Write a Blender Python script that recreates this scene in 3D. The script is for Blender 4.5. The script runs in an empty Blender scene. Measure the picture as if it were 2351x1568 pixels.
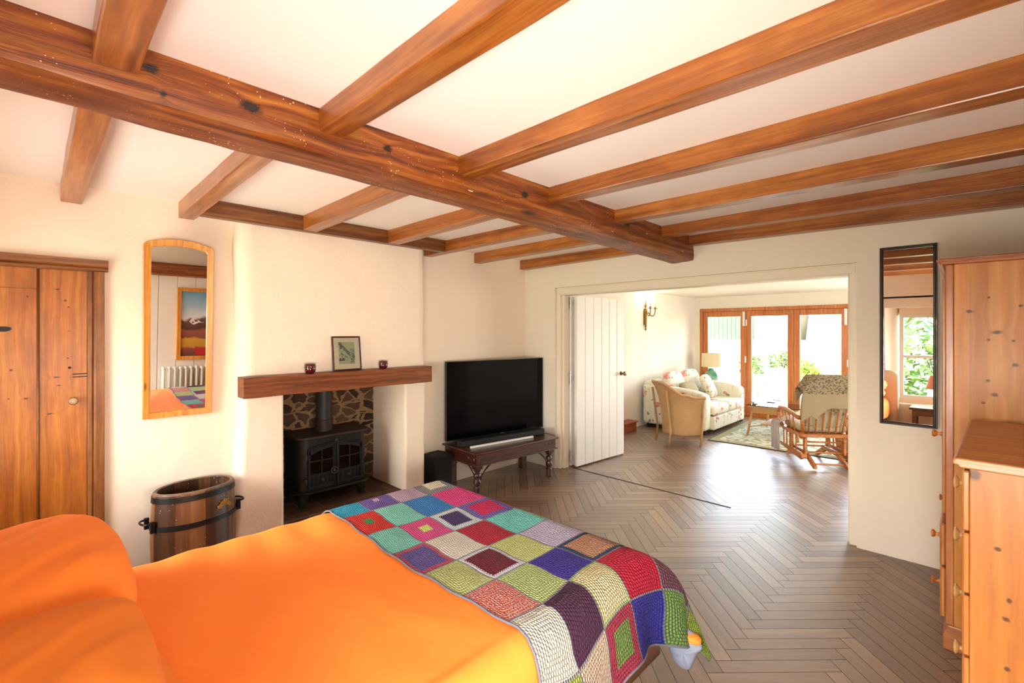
import bpy, bmesh, math, random
from mathutils import Vector, Matrix
PI = math.pi
S = bpy.context.scene
COL = S.collection
rnd = random.Random(7)

# ---------------------------------------------------------------- camera, light, exposure
F_PX, HOR, YAW, EYE = 1072.0, 762.0, 44.4, 1.55
cam_d = bpy.data.cameras.new('camera'); cam = bpy.data.objects.new('camera', cam_d); COL.objects.link(cam)
cam_d.sensor_width = 36.0
cam_d.lens = 36.0*F_PX/2351.0
cam_d.shift_y = (HOR-784.0)/2351.0
cam_d.clip_start = 0.02
cam.location = (0, 0, EYE); cam.rotation_euler = (PI/2, 0, math.radians(YAW))
S.camera = cam
S.view_settings.view_transform = 'Standard'; S.view_settings.look = 'None'
S.view_settings.gamma = 1.0; S.view_settings.exposure = 0.37
try: S.view_settings.use_curve_mapping = False
except Exception: pass
S.cycles.max_bounces = 9; S.cycles.diffuse_bounces = 5; S.cycles.glossy_bounces = 5
S.cycles.transparent_max_bounces = 16; S.cycles.sample_clamp_indirect = 6.0
S.cycles.use_adaptive_sampling = True; S.cycles.adaptive_threshold = 0.02
S.cycles.caustics_reflective = False; S.cycles.caustics_refractive = False

WORLD = 9.5
w = bpy.data.worlds.new('sky'); S.world = w; w.use_nodes = True
nt = w.node_tree; nt.nodes.clear()
wo = nt.nodes.new('ShaderNodeOutputWorld'); bg = nt.nodes.new('ShaderNodeBackground')
sk = nt.nodes.new('ShaderNodeTexSky'); sk.sky_type = 'NISHITA'; sk.sun_disc = False
sk.sun_elevation = math.radians(38); sk.sun_rotation = math.radians(200); sk.air_density = 1.0; sk.dust_density = 4.0
mx = nt.nodes.new('ShaderNodeMix'); mx.data_type = 'RGBA'; mx.inputs[0].default_value = 0.75
mx.inputs[7].default_value = (0.93, 0.97, 1.0, 1)
nt.links.new(sk.outputs[0], mx.inputs[6]); nt.links.new(mx.outputs[2], bg.inputs[0])
bg.inputs[1].default_value = WORLD; nt.links.new(bg.outputs[0], wo.inputs[0])

def area(name, loc, aim, sx, sy, power, col=(1, 1, 1), spread=180):
    l = bpy.data.lights.new(name, 'AREA'); l.shape = 'RECTANGLE'; l.size = sx; l.size_y = sy
    l.energy = power; l.color = col; l.spread = math.radians(spread)
    o = bpy.data.objects.new(name, l); COL.objects.link(o); o.location = loc
    d = Vector(aim)-Vector(loc); o.rotation_euler = d.to_track_quat('-Z', 'Y').to_euler()
    return o
def point(name, loc, power, col, r=.03):
    l = bpy.data.lights.new(name, 'POINT'); l.energy = power; l.color = col; l.shadow_soft_size = r
    o = bpy.data.objects.new(name, l); COL.objects.link(o); o.location = loc
    return o
WARM = (1.0, .90, .76); DAY = (1.0, .97, .93)
# daylight through the bedroom windows behind the camera, plus added fill beside it
area('window_daylight_back', (.0, -.60, .98), (-2.2, 3.4, 1.95), .76, .72, 29, DAY, 118)
area('window_daylight_left', (-3.02, -.62, 1.15), (-3.0, 2.6, 1.9), .62, .9, 15, (1.0, .95, .88), 150)
area('side_fill_light', (.62, .30, 1.14), (-3.6, 1.9, 1.62), 1.0, .55, 20, (1.0, .92, .82), 112)  # fill lamp added at an invented side window
# daylight through the part of the glazed doors that stands right of the opening
area('garden_daylight', (.15, 9.05, 1.2), (-2.0, 4, .9), 1.7, 1.8, 90, DAY)

sun = bpy.data.lights.new('sun', 'SUN'); sun.energy = 7.0; sun.angle = math.radians(3); sun.color = (1, .97, .9)
so_ = bpy.data.objects.new('sun', sun); COL.objects.link(so_)
so_.rotation_euler = Vector((1.0, -.02, -1.3)).to_track_quat('-Z', 'Y').to_euler()

# ---------------------------------------------------------------- helpers
def hx(h):
    h = h.lstrip('#'); v = [int(h[i:i+2], 16)/255 for i in (0, 2, 4)]
    return tuple((c/12.92 if c <= .04045 else ((c+.055)/1.055)**2.4) for c in v)+(1.0,)
class N:
    def __init__(s, name):
        s.m = bpy.data.materials.new(name); s.m.use_nodes = True; s.t = s.m.node_tree; s.t.nodes.clear()
        s.out = s.t.nodes.new('ShaderNodeOutputMaterial'); s.b = s.t.nodes.new('ShaderNodeBsdfPrincipled')
        s.t.links.new(s.b.outputs[0], s.out.inputs[0])
    def n(s, typ, ins=None, **kw):
        nd = s.t.nodes.new('ShaderNode'+typ)
        for k, v in kw.items(): setattr(nd, k, v)
        for k, v in (ins or {}).items(): s.set(nd.inputs[k], v)
        return nd
    def set(s, sock, v):
        if isinstance(v, bpy.types.NodeSocket): s.t.links.new(v, sock)
        else: sock.default_value = v
    def p(s, **kw):
        for k, v in kw.items(): s.set(s.b.inputs[k.replace('_', ' ')], v)
        return s
    def math(s, op, a, b=0.0, c=None):
        nd = s.n('Math', operation=op); s.set(nd.inputs[0], a); s.set(nd.inputs[1], b)
        if c is not None: s.set(nd.inputs[2], c)
        return nd.outputs[0]
    def ramp(s, fac, stops, interp='LINEAR'):
        nd = s.n('ValToRGB'); nd.color_ramp.interpolation = interp; s.set(nd.inputs[0], fac)
        e = nd.color_ramp.elements
        while len(e) < len(stops): e.new(.5)
        for i, (p_, c_) in enumerate(stops): e[i].position = p_; e[i].color = c_ if len(c_) == 4 else (*c_, 1)
        return nd.outputs[0]
    def mix(s, f, a, b, mode='MIX'):
        nd = s.n('Mix', data_type='RGBA', blend_type=mode); s.set(nd.inputs[0], f); s.set(nd.inputs[6], a); s.set(nd.inputs[7], b)
        return nd.outputs[2]
    def coords(s, kind='Object', scale=(1, 1, 1), loc=(0, 0, 0), rot=(0, 0, 0)):
        tc = s.n('TexCoord'); mp = s.n('Mapping'); s.t.links.new(tc.outputs[kind], mp.inputs[0])
        mp.inputs['Scale'].default_value = scale; mp.inputs['Location'].default_value = loc; mp.inputs['Rotation'].default_value = rot
        return mp.outputs[0]
    def noise(s, vec, scale=5, detail=3, rough=.5, dist=0, out=0):
        nd = s.n('TexNoise'); s.set(nd.inputs['Vector'], vec); nd.inputs['Scale'].default_value = scale
        nd.inputs['Detail'].default_value = detail; nd.inputs['Roughness'].default_value = rough; nd.inputs['Distortion'].default_value = dist
        return nd.outputs[out]
    def voro(s, vec, scale=5, feature='F1', out='Distance', rand=1.0):
        nd = s.n('TexVoronoi', feature=feature); s.set(nd.inputs['Vector'], vec); nd.inputs['Scale'].default_value = scale
        nd.inputs['Randomness'].default_value = rand
        return nd.outputs[out]
    def bump(s, h, strength=.3, dist=.01):
        nd = s.n('Bump'); s.set(nd.inputs['Height'], h); nd.inputs['Strength'].default_value = strength; nd.inputs['Distance'].default_value = dist
        s.t.links.new(nd.outputs[0], s.b.inputs['Normal'])
        return s
def plain(name, c, rough=.5, metal=0, bump=0, bscale=40, coat=0, var=0):
    m = N(name); c = hx(c) if isinstance(c, str) else c
    m.p(Roughness=rough, Metallic=metal, Coat_Weight=coat)
    v = m.coords()
    if var:
        f = m.noise(v, 3, 4, .6)
        d = tuple(x*(1-var) for x in c[:3])+(1,)
        m.p(Base_Color=m.ramp(f, [(.3, d), (.7, c)]))
    else: m.p(Base_Color=c)
    if bump: m.bump(m.noise(v, bscale, 4, .6), bump, .004)
    return m.m
def wood(name, dark, mid, light, axis=0, rough=.4, k=1.0, knots=0.0, coat=0.0, bump=.25, kscale=(1.6, 6), flecks=False, spots=None, staves=0, fines=.28):
    m = N(name)
    def sc(al, ac): return tuple((al if i == axis else ac)*k for i in range(3))
    tc = m.n('TexCoord')
    wv = m.noise(tc.outputs['Object'], 2.2*k, 2, .5, 0, 1)           # wandering grain
    wob = m.n('VectorMath', operation='MULTIPLY'); m.set(wob.inputs[0], wv); wob.inputs[1].default_value = (.035, .035, .035)
    ad = m.n('VectorMath', operation='ADD'); m.set(ad.inputs[0], tc.outputs['Object']); m.set(ad.inputs[1], wob.outputs[0])
    base = ad.outputs[0]; sdark = None
    if spots:     # grain flows round each knot: (axis pair, centres, radii)
        (i0, i1), lst = spots; sp_ = m.n('SeparateXYZ'); m.set(sp_.inputs[0], tc.outputs['Object'])
        wp = None
        for (c0, c1, r0, r1) in lst:
            d0 = m.math('DIVIDE', m.math('SUBTRACT', sp_.outputs[i0], c0), r0); d1 = m.math('DIVIDE', m.math('SUBTRACT', sp_.outputs[i1], c1), r1)
            dd = m.math('SQRT', m.math('ADD', m.math('MULTIPLY', d0, d0), m.math('MULTIPLY', d1, d1)))
            k_ = m.n('Clamp', {0: m.math('MULTIPLY', m.math('SUBTRACT', 1.15, m.math('ADD', dd, m.math('MULTIPLY', m.math('SUBTRACT', m.noise(tc.outputs['Object'], 60, 2, .6), .5), .9))), 1.7)}).outputs[0]
            sdark = k_ if sdark is None else m.math('MAXIMUM', sdark, k_)
            cr = r1 if i1 != axis else r0; dc = d1 if i1 != axis else d0
            w1 = m.math('MULTIPLY', m.math('DIVIDE', dc, m.math('ADD', m.math('MULTIPLY', dd, dd), .6)), cr*1.6)
            wp = w1 if wp is None else m.math('ADD', wp, w1)
        cb_ = m.n('CombineXYZ'); m.set(cb_.inputs[i1 if i1 != axis else i0], wp)
        a2 = m.n('VectorMath', operation='ADD'); m.set(a2.inputs[0], base); m.set(a2.inputs[1], cb_.outputs[0]); base = a2.outputs[0]
    def mp(s_):
        q = m.n('Mapping'); m.set(q.inputs[0], base); q.inputs['Scale'].default_value = s_; return q.outputs[0]
    g = m.noise(mp(sc(.38, 17)), 1.6, 6, .62, .35)
    fine = m.noise(mp(sc(5, 150)), 1.0, 3, .6)
    wsc = m.n('TexWave', wave_type='BANDS', bands_direction='XYZ'[(axis+1) % 3]); m.set(wsc.inputs['Vector'], mp(tuple((.35 if i == axis else 1)*k for i in range(3))))
    for k_, v_ in (('Scale', 7.0), ('Distortion', 7.0), ('Detail', 3.0), ('Detail Scale', 1.3), ('Detail Roughness', .6)): wsc.inputs[k_].default_value = v_
    g = m.math('ADD', m.math('MULTIPLY', g, .86), m.math('MULTIPLY', wsc.outputs[1], .12))
    col = m.ramp(g, [(.28, hx(dark)), (.47, hx(mid)), (.66, hx(light))])
    fc = m.ramp(fine, [(.3, (1-fines,)*3+(1,)), (.6, (1, 1, 1, 1))])
    mid2 = m.noise(mp(sc(1.3, 55)), 1.0, 3, .6)
    col = m.mix(.75, col, m.ramp(mid2, [(.32, (1-fines*1.1,)*3+(1,)), (.62, (1.04, 1.04, 1.04, 1))]), 'MULTIPLY')
    col = m.mix(.8, col, fc, 'MULTIPLY')
    if knots:
        kd = m.voro(mp(sc(*kscale)), 1.0)
        kf = m.ramp(kd, [(.0, (1, 1, 1, 1)), (knots*.9, (.8, .8, .8, 1)), (knots*1.7, (0, 0, 0, 1))])
        kc = tuple(x*.22 for x in hx(dark)[:3])+(1,)
        col = m.mix(kf, col, kc)
    if staves:
        sv = m.n('SeparateXYZ'); m.set(sv.inputs[0], tc.outputs['Object']); oa = [i for i in range(3) if i != axis]
        q0 = m.math('FLOOR', m.math('DIVIDE', sv.outputs[oa[0]], staves)); hsh = m.math('FRACT', m.math('MULTIPLY', m.math('SINE', m.math('ADD', m.math('MULTIPLY', q0, 12.9898), 4.1)), 437.5))
        col = m.mix(.9, col, m.ramp(hsh, [(0, (.84, .80, .76, 1)), (1, (1.07, 1.06, 1.04, 1))]), 'MULTIPLY')
    if sdark is not None: col = m.mix(m.math('MULTIPLY', sdark, 1.0), col, tuple(x*.22 for x in hx(dark)[:3])+(1,))
    if flecks:
        fl = m.voro(mp((60, 60, 60)), 1.0, out='Distance')
        sel = m.noise(mp((5, 5, 5)), 1.0, 2, .5)
        ff = m.math('LESS_THAN', m.math('ADD', fl, m.math('MULTIPLY', m.noise(mp((160, 160, 160)), 1.0, 2, .6), .16)), m.math('MULTIPLY', m.math('SUBTRACT', sel, .30), .72))
        col = m.mix(ff, col, hx('d9b98c'))
        fl2 = m.voro(mp(sc(4, 22)), 1.0); sel2 = m.noise(mp((3, 3, 3)), 1.3, 2, .5)
        f2 = m.math('MULTIPLY', m.math('LESS_THAN', fl2, .055), m.math('GREATER_THAN', sel2, .5))
        col = m.mix(f2, col, hx('e2c49a'))
    m.p(Base_Color=col, Roughness=rough, Coat_Weight=coat, Coat_Roughness=.25)
    m.bump(m.math('ADD', g, fine), bump, .004)
    return m.m

def bx(bm, x0, x1, y0, y1, z0, z1, M=None):
    vs = [bm.verts.new(Vector(p)) for p in ((x0, y0, z0), (x1, y0, z0), (x1, y1, z0), (x0, y1, z0), (x0, y0, z1), (x1, y0, z1), (x1, y1, z1), (x0, y1, z1))]
    if M is not None:
        for v in vs: v.co = M @ v.co
    for f in ((0, 3, 2, 1), (4, 5, 6, 7), (0, 1, 5, 4), (1, 2, 6, 5), (2, 3, 7, 6), (3, 0, 4, 7)): bm.faces.new([vs[i] for i in f])
    return vs
def nb(): return bmesh.new()
def boxm(*a, M=None):
    b = nb(); bx(b, *a, M=M); return b
def tube(bm, pts, r, seg=8, cap=True, flat=1.0):
    pts = [Vector(p) for p in pts]; n = len(pts)
    rs = r if isinstance(r, (list, tuple)) else [r]*n
    rings = []; up = None
    for i, p in enumerate(pts):
        t = (pts[min(i+1, n-1)]-pts[max(i-1, 0)]).normalized()
        if up is None: up = Vector((0, 0, 1)) if abs(t.z) < .9 else Vector((1, 0, 0))
        a = t.cross(up).normalized(); b_ = a.cross(t).normalized(); up = b_
        rings.append([bm.verts.new(p+(a*math.cos(q)*flat+b_*math.sin(q))*rs[i]) for q in (2*PI*j/seg for j in range(seg))])
    for i in range(n-1):
        for j in range(seg):
            bm.faces.new((rings[i][j], rings[i][(j+1) % seg], rings[i+1][(j+1) % seg], rings[i+1][j]))
    if cap: bm.faces.new(rings[0][::-1]); bm.faces.new(rings[-1])
def lathe(bm, prof, seg=20, c=(0, 0, 0), M=None, sx=1, sy=1, close=True):
    rings = []
    for r, z in prof:
        ring = []
        for j in range(seg):
            a = 2*PI*j/seg; v = Vector((r*math.cos(a)*sx, r*math.sin(a)*sy, z))
            if M is not None: v = M @ v
            ring.append(bm.verts.new(v+Vector(c)))
        rings.append(ring)
    for i in range(len(rings)-1):
        for j in range(seg):
            bm.faces.new((rings[i][j], rings[i][(j+1) % seg], rings[i+1][(j+1) % seg], rings[i+1][j]))
    if close: bm.faces.new(rings[0][::-1]); bm.faces.new(rings[-1])
def prism(bm, poly, a, b, axis='z', M=None):
    def P(u, v, w_):
        p = {'z': (u, v, w_), 'y': (u, w_, v), 'x': (w_, u, v)}[axis]; p = Vector(p)
        return M @ p if M is not None else p
    A = [bm.verts.new(P(u, v, a)) for u, v in poly]; B = [bm.verts.new(P(u, v, b)) for u, v in poly]
    n = len(poly); bm.faces.new(A[::-1]); bm.faces.new(B)
    for i in range(n): bm.faces.new((A[i], A[(i+1) % n], B[(i+1) % n], B[i]))
def grid(bm, f, nu, nv, closeu=False):
    V = [[bm.verts.new(f(i/nu, j/nv)) for j in range(nv+1)] for i in range(nu+(0 if closeu else 1))]
    L = len(V); fs = []
    for i in range(nu):
        for j in range(nv):
            fs.append(bm.faces.new((V[i][j], V[(i+1) % L][j], V[(i+1) % L][j+1], V[i][j+1])))
    return V, fs
def obj(name, bm, mat, parent=None, smooth=False, bev=0, seg=2, sub=0, sol=0, loc=None, rot=None):
    bmesh.ops.recalc_face_normals(bm, faces=bm.faces)
    me = bpy.data.meshes.new(name); bm.to_mesh(me); bm.free()
    if smooth:
        for p in me.polygons: p.use_smooth = True
    o = bpy.data.objects.new(name, me); COL.objects.link(o)
    if mat is not None: me.materials.append(mat)
    if sol: md = o.modifiers.new('solidify', 'SOLIDIFY'); md.thickness = sol; md.offset = 0
    if bev: md = o.modifiers.new('bevel', 'BEVEL'); md.width = bev; md.segments = seg; md.limit_method = 'ANGLE'; md.angle_limit = math.radians(40)
    if sub: md = o.modifiers.new('subsurf', 'SUBSURF'); md.levels = sub; md.render_levels = sub
    if parent is not None: o.parent = parent
    if loc: o.location = loc
    if rot: o.rotation_euler = rot
    return o
def auto(o, ang=35):
    me = o.data
    for p in me.polygons: p.use_smooth = True
    try: me.set_sharp_from_angle(angle=math.radians(ang))
    except Exception: pass
    return o
def thing(name, label, cat, loc=(0, 0, 0), rz=0, group=None, kind=None):
    o = bpy.data.objects.new(name, None); COL.objects.link(o); o.empty_display_size = .1
    o.location = loc; o.rotation_euler = (0, 0, math.radians(rz)); return tag(o, label, cat, group, kind)
def tag(o, label=None, cat=None, group=None, kind=None):
    if label: o['label'] = label
    if cat: o['category'] = cat
    if group: o['group'] = group
    if kind: o['kind'] = kind
    return o
def struct(name, bm, mat, parent=None, **kw):
    o = obj(name, bm, mat, parent, **kw)
    if parent is None: o['kind'] = 'structure'
    return o
def dup(root, loc=None, label=None):
    r = root.copy(); COL.objects.link(r)
    for ch in root.children:
        c = ch.copy(); COL.objects.link(c); c.parent = r
        for g in ch.children: d = g.copy(); COL.objects.link(d); d.parent = c
    if loc: r.location = loc
    if label: r['label'] = label
    return r
def wob(x, s=1.0, k=0):  # smooth pseudo noise
    return math.sin(x*1.7*s+k)*.5+math.sin(x*4.3*s+k*2.1)*.3+math.sin(x*9.1*s+k*.7)*.2
# ---------------------------------------------------------------- materials
def plaster(name, c, b=.4, sc=9):
    m = N(name); v = m.coords(); c = hx(c)
    n1 = m.noise(v, sc, 5, .6); n2 = m.noise(v, 90, 3, .6)
    m.p(Base_Color=c, Roughness=.9); m.bump(m.math('ADD', n1, m.math('MULTIPLY', n2, .18)), b, .02)
    return m.m
M_WALL = plaster('cream_plaster', 'f4e4ce')
M_WALLF = plaster('cream_paint', 'ece0cd', .06, 5)
M_CEIL = plaster('ceiling_paint', 'f8f0e8', .12, 4)
M_LWALL = plaster('living_paint', 'f4eee2', .05, 5)
M_TRIM = plain('trim_paint', 'ece0c9', .45)
M_WHITE = plain('white_paint', 'eeebe2', .45)
M_BEAM = wood('old_beam', '481c04', '8a420c', 'b87024', 1, .5, .8, .07, .12, .6, (1.8, 5), True, spots=((1, 2), [(.518, 2.322, .040, .022), (.243, 2.345, .026, .016), (.275, 2.28, .010, .012), (1.05, 2.33, .022, .018), (1.9, 2.31, .03, .018), (3.0, 2.33, .035, .018)]), fines=.38)
M_JOIST = wood('joist_pine', '733a10', 'a15a1f', 'bf7a34', 0, .33, .8, .05, .35, .35, (1.1, 5))
M_TRIMMER = wood('trimmer_pine', '4e2a10', '714018', '8f5a26', 1, .4, .9, .04, .2)
M_MANTEL = wood('mantel_oak', '52260c', '7c4015', '985620', 1, .5, 1.2, 0, .1, .7)
M_DOOR = wood('old_pine_door', '8a480c', 'a65d12', 'bc7620', 2, .45, 1.0, 0, .12, .3, spots=((1, 2), [(.09, 1.791, .012, .005), (-.03, 1.743, .005, .006), (-.035, 1.186, .010, .005), (-.091, 1.344, .008, .006), (.058, 1.091, .018, .005), (.12, 1.729, .006, .005), (.133, 1.692, .006, .005), (.133, 1.555, .005, .004), (.085, 1.294, .016, .005), (.093, 1.247, .012, .004), (.13, 1.40, .006, .005), (-.10, 1.19, .005, .004)]), fines=.2)
M_DFRAME = wood('old_door_frame', '5f300c', '824a14', '98601f', 2, .5, 1.3, .03, .1)
M_DFRAMEH = wood('old_door_head', '5f300c', '824a14', '98601f', 1, .5, 1.3, .03, .1)
WS = [(.0, 1.648, .013, .009), (.065, 1.711, .007, .007), (.092, 1.548, .017, .010), (.064, 1.513, .008, .007), (.144, 1.51, .008, .007), (.166, 1.668, .008, .007), (.151, 1.399, .012, .010), (.084, 1.258, .014, .010), (.062, 1.322, .008, .008), (.048, 1.216, .009, .007)]
CS = [(.074, .884, .008, .007), (.098, .736, .007, .009), (.091, .677, .009, .008), (.094, .526, .007, .008), (.022, 1.10, .016, .02)]
M_PINEV = wood('wardrobe_pine', 'bd7328', 'cb853a', 'd7974c', 2, .45, .7, 0, .06, .12, spots=((0, 2), WS), staves=.085, fines=.12)
M_PINEC = wood('chest_pine', 'b86c22', 'c67c2e', 'd08c3c', 2, .42, .7, 0, .08, .12, spots=((0, 2), CS), staves=.075, fines=.14)
M_PINEH = wood('pine_top', 'a8602a', 'c0763a', 'cf8849', 0, .35, .8, .03, .3, .15)
M_PINEF = wood('pine_front', 'a3571c', 'c2742f', 'd6893d', 2, .35, .8, .03, .35, .12)
M_MIRF = wood('mirror_pine', 'c87b1c', 'df9532', 'eba848', 2, .4, 1.0, .03, .3, .1)
M_DARKW = wood('dark_walnut', '2c130b', '45221a', '5a3022', 1, .28, 1.2, 0, .5, .25)
M_CHERRY = wood('glider_maple', 'a9602a', 'c87a38', 'd98d48', 1, .35, 1.2, 0, .3, .1)
M_MAHOG = wood('door_mahogany', 'a8571f', 'c8702d', 'd9843b', 2, .35, 1.0, 0, .35, .1)
M_FRAMEW = wood('bed_walnut', '4d3120', '6a452d', '7d553a', 1, .45, 1.0, 0, .1)
M_STEPW = wood('step_wood', '7a3414', '9c4a20', 'b0602c', 0, .4)
M_BLACK = plain('black_plastic', '0d0d0f', .45, bump=.1, bscale=200)
M_FABBLK = plain('black_cloth', '131315', .8, bump=.4, bscale=400)
M_IRON = plain('cast_iron', '1b1918', .5, .35, .35, 60, var=.3)
M_IRONT = plain('cast_iron_top', '3a2a24', .55, .3, .3, 60, var=.4)
M_PIPE = plain('flue_steel', '3b3834', .55, .4, .3, 30, var=.35)
M_STEEL = plain('steel', 'c9c5bd', .3, .9)
M_BRASS = plain('aged_brass', '9c7a40', .38, .9, .2, 80, var=.4)
M_DBRASS = plain('dull_brass', '8a7358', .35, .8)
M_GOLD = plain('gilt_mount', 'b98f35', .35, .9)
M_GREYCORD = plain('cord', '111111', .6)
M_LINEN = plain('lampshade_linen', 'e7d7b2', .9, bump=.3, bscale=300)
M_HEADB = plain('headboard_cloth', 'd8c3a2', .9, bump=.2, bscale=300)
M_SLOT = plain('dark_slot', '050505', .8)
M_WAXP = plain('candle_sleeve', 'f1dcae', .5)
M_MATB = plain('mount_board', 'efdcb8', .9)

m = N('mirror_glass'); m.p(Base_Color=(.93, .94, .94, 1), Metallic=1.0, Roughness=.0); M_MIRR = m.m
def glass(name, tint, refl=.08, rough=0):
    m = N(name); t = m.n('BsdfTransparent', {0: tint}); g = m.n('BsdfGlossy', {1: rough}); g.inputs[0].default_value = (1, 1, 1, 1)
    fr = m.n('Fresnel', {0: 1.45}); mxs = m.n('MixShader'); m.t.links.new(fr.outputs[0], mxs.inputs[0])
    m.t.links.new(t.outputs[0], mxs.inputs[1]); m.t.links.new(g.outputs[0], mxs.inputs[2]); m.t.links.new(mxs.outputs[0], m.out.inputs[0])
    return m.m
M_GLASS = glass('pane_glass', (.97, .98, .97, 1))
M_TGLASS = glass('table_glass', (.78, .95, .92, 1))
M_SGLASS = glass('stove_glass', (.55, .42, .33, 1))
m = N('tv_screen'); m.p(Base_Color=hx('060609'), Roughness=.12, Specular_IOR_Level=.12); M_SCREEN = m.m

# orange bed linen
def linen(name, c1, c2):
    m = N(name); v = m.coords(); f = m.noise(v, 1.3, 3, .5)
    m.p(Base_Color=m.ramp(f, [(.3, hx(c1)), (.7, hx(c2))]), Roughness=.85)
    cr = m.noise(m.coords(scale=(1, 1.9, 1)), 2.6, 3, .5, .3); wv = m.noise(v, 500, 2, .5)
    m.bump(m.math('ADD', cr, m.math('MULTIPLY', wv, .012)), .35, .035); return m.m
M_ORANGE = linen('orange_cotton', 'fa8122', 'fc8d32')
M_ORANGE2 = linen('ochre_orange_cotton', 'e87a16', 'ee8420')
M_GREYL = plain('grey_cotton', '868b9c', .85, bump=.3, bscale=12)

# stone rubble at the back of the fireplace
m = N('rubble_stone'); v = m.coords(scale=(1, 1, 1.5)); wv = m.noise(v, 5, 3, .6, 0, 1)
vv = m.n('VectorMath', operation='MULTIPLY_ADD'); m.set(vv.inputs[0], wv); vv.inputs[1].default_value = (.13, .13, .13); m.set(vv.inputs[2], v)
d = m.voro(vv.outputs[0], 8.0, 'DISTANCE_TO_EDGE'); cc = m.voro(vv.outputs[0], 8.0, 'F1', 'Color')
sep = m.n('SeparateColor'); m.set(sep.inputs[0], cc)
stone = m.ramp(sep.outputs[0], [(0, hx('2f211b')), (.3, hx('4d3527')), (.55, hx('6e5138')), (.8, hx('4a3a33')), (1, hx('7a6148'))])
mot = m.noise(v, 14, 5, .7)
stone = m.mix(.55, stone, m.ramp(mot, [(.3, (.4, .4, .4, 1)), (.7, (1.2, 1.1, 1, 1))]), 'MULTIPLY')
edge = m.math('ADD', d, m.math('MULTIPLY', m.math('SUBTRACT', m.noise(v, 8, 4, .7), .5), .30))
ms = m.ramp(edge, [(.075, (0, 0, 0, 1)), (.10, (1, 1, 1, 1))])
m.p(Base_Color=m.mix(ms, hx('9a7850'), stone), Roughness=.85); m.bump(m.math('ADD', m.math('MULTIPLY', ms, 1.0), m.noise(v, 40, 4, .7)), .8, .03); M_STONE = m.m
m = N('slate_hearth'); v = m.coords(); f = m.noise(v, 6, 5, .65)
br = m.n('TexBrick', {'Vector': m.coords(scale=(1, 1, 1), rot=(0, 0, PI/2)), 'Scale': 1.7, 'Mortar Size': .010, 'Color1': hx('33261e'), 'Color2': hx('4b382a'), 'Mortar': hx('8a6238')})
m.p(Base_Color=m.mix(.5, br.outputs[0], m.ramp(f, [(.3, hx('241a15')), (.7, hx('7a5a3c'))])), Roughness=.6); m.bump(f, .6, .02); M_SLATE = m.m

# herringbone oak: each plank has its own tone (face attribute)
m = N('herringbone_oak'); at = m.n('Attribute', attribute_name='tone'); uv = m.n('UVMap')
mp = m.n('Mapping'); m.set(mp.inputs[0], uv.outputs[0]); mp.inputs['Scale'].default_value = (2.2, 26, 1)
g = m.noise(mp.outputs[0], 1.0, 5, .65, .8); mp2 = m.n('Mapping'); m.set(mp2.inputs[0], uv.outputs[0]); mp2.inputs['Scale'].default_value = (14, 260, 1)
g2 = m.noise(mp2.outputs[0], 1.0, 2, .6)
col = m.ramp(m.math('ADD', m.math('MULTIPLY', g, .65), m.math('MULTIPLY', at.outputs['Fac'], .48)), [(.20, hx('563b2a')), (.55, hx('83634c')), (.95, hx('a5876b'))])
col = m.mix(.9, col, m.ramp(g2, [(.3, (.68, .68, .68, 1)), (.65, (1.05, 1.05, 1.05, 1))]), 'MULTIPLY')
m.p(Base_Color=col, Roughness=m.math('ADD', m.math('MULTIPLY', g, .10), .34), Specular_IOR_Level=.6, Coat_Weight=1.0, Coat_IOR=2.0, Coat_Roughness=.40); m.bump(m.math('ADD', g, g2), .12, .002); M_OAK = m.m
M_GAP = plain('floor_joint', '1e1511', .9)

# floral upholstery
def floral(name, base, rose='cf6f74', rose2='efb7b0', leaf='8e8a55', scale=4.6, amt=.24):
    m = N(name); v = m.coords(); wv = m.noise(v, 14, 3, .6, 0, 1)
    vv = m.n('VectorMath', operation='MULTIPLY_ADD'); m.set(vv.inputs[0], wv); vv.inputs[1].default_value = (.07, .07, .07); m.set(vv.inputs[2], v)
    d = m.voro(vv.outputs[0], scale); pet = m.noise(v, 26, 3, .6)
    rosec = m.ramp(pet, [(.35, hx(rose)), (.6, hx(rose2))])
    f = m.math('LESS_THAN', d, amt)
    d2 = m.voro(vv.outputs[0], scale*2.7); ring = m.math('LESS_THAN', d, amt*2.1)
    lf = m.math('MULTIPLY', m.math('LESS_THAN', d2, .27), ring)
    w_ = m.n('TexWave', {'Vector': vv.outputs[0], 'Scale': scale*.7, 'Distortion': 9.0, 'Detail': 1.0}); vine = m.math('GREATER_THAN', w_.outputs[1], .996)
    col = m.mix(m.math('MULTIPLY', vine, .6), hx(base), hx(leaf)); col = m.mix(lf, col, hx(leaf)); col = m.mix(f, col, rosec)
    m.p(Base_Color=col, Roughness=.85); m.bump(m.noise(v, 7, 3, .5), .2, .02); return m.m
M_FLORAL = floral('floral_chintz', 'e9e6d4')
M_FLORALG = floral('glider_cloth', 'bcb08e', '8c8a80', 'aaa48f', '7a7a70', 6, .2)
M_BROWNC = floral('brown_floral', 'a99b7c', 'b05f5a', 'c98d7c', '77714d', 6, .16)
m = N('woven_rug'); v = m.coords(); n_ = m.noise(v, 13, 4, .7, .5); r_ = m.voro(v, 6.5)
c_ = m.ramp(n_, [(.36, hx('6f7a60')), (.46, hx('aab097')), (.56, hx('d9d8c2')), (.68, hx('c9bb94'))])
c_ = m.mix(m.math('MULTIPLY', m.math('LESS_THAN', r_, .13), .8), c_, hx('c8677a')); m.p(Base_Color=c_, Roughness=.95); M_RUG = m.m
M_RUGB = plain('rug_border', '9c9a70', .95); M_RUGE = plain('rug_edge', '2f2a22', .95)
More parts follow.
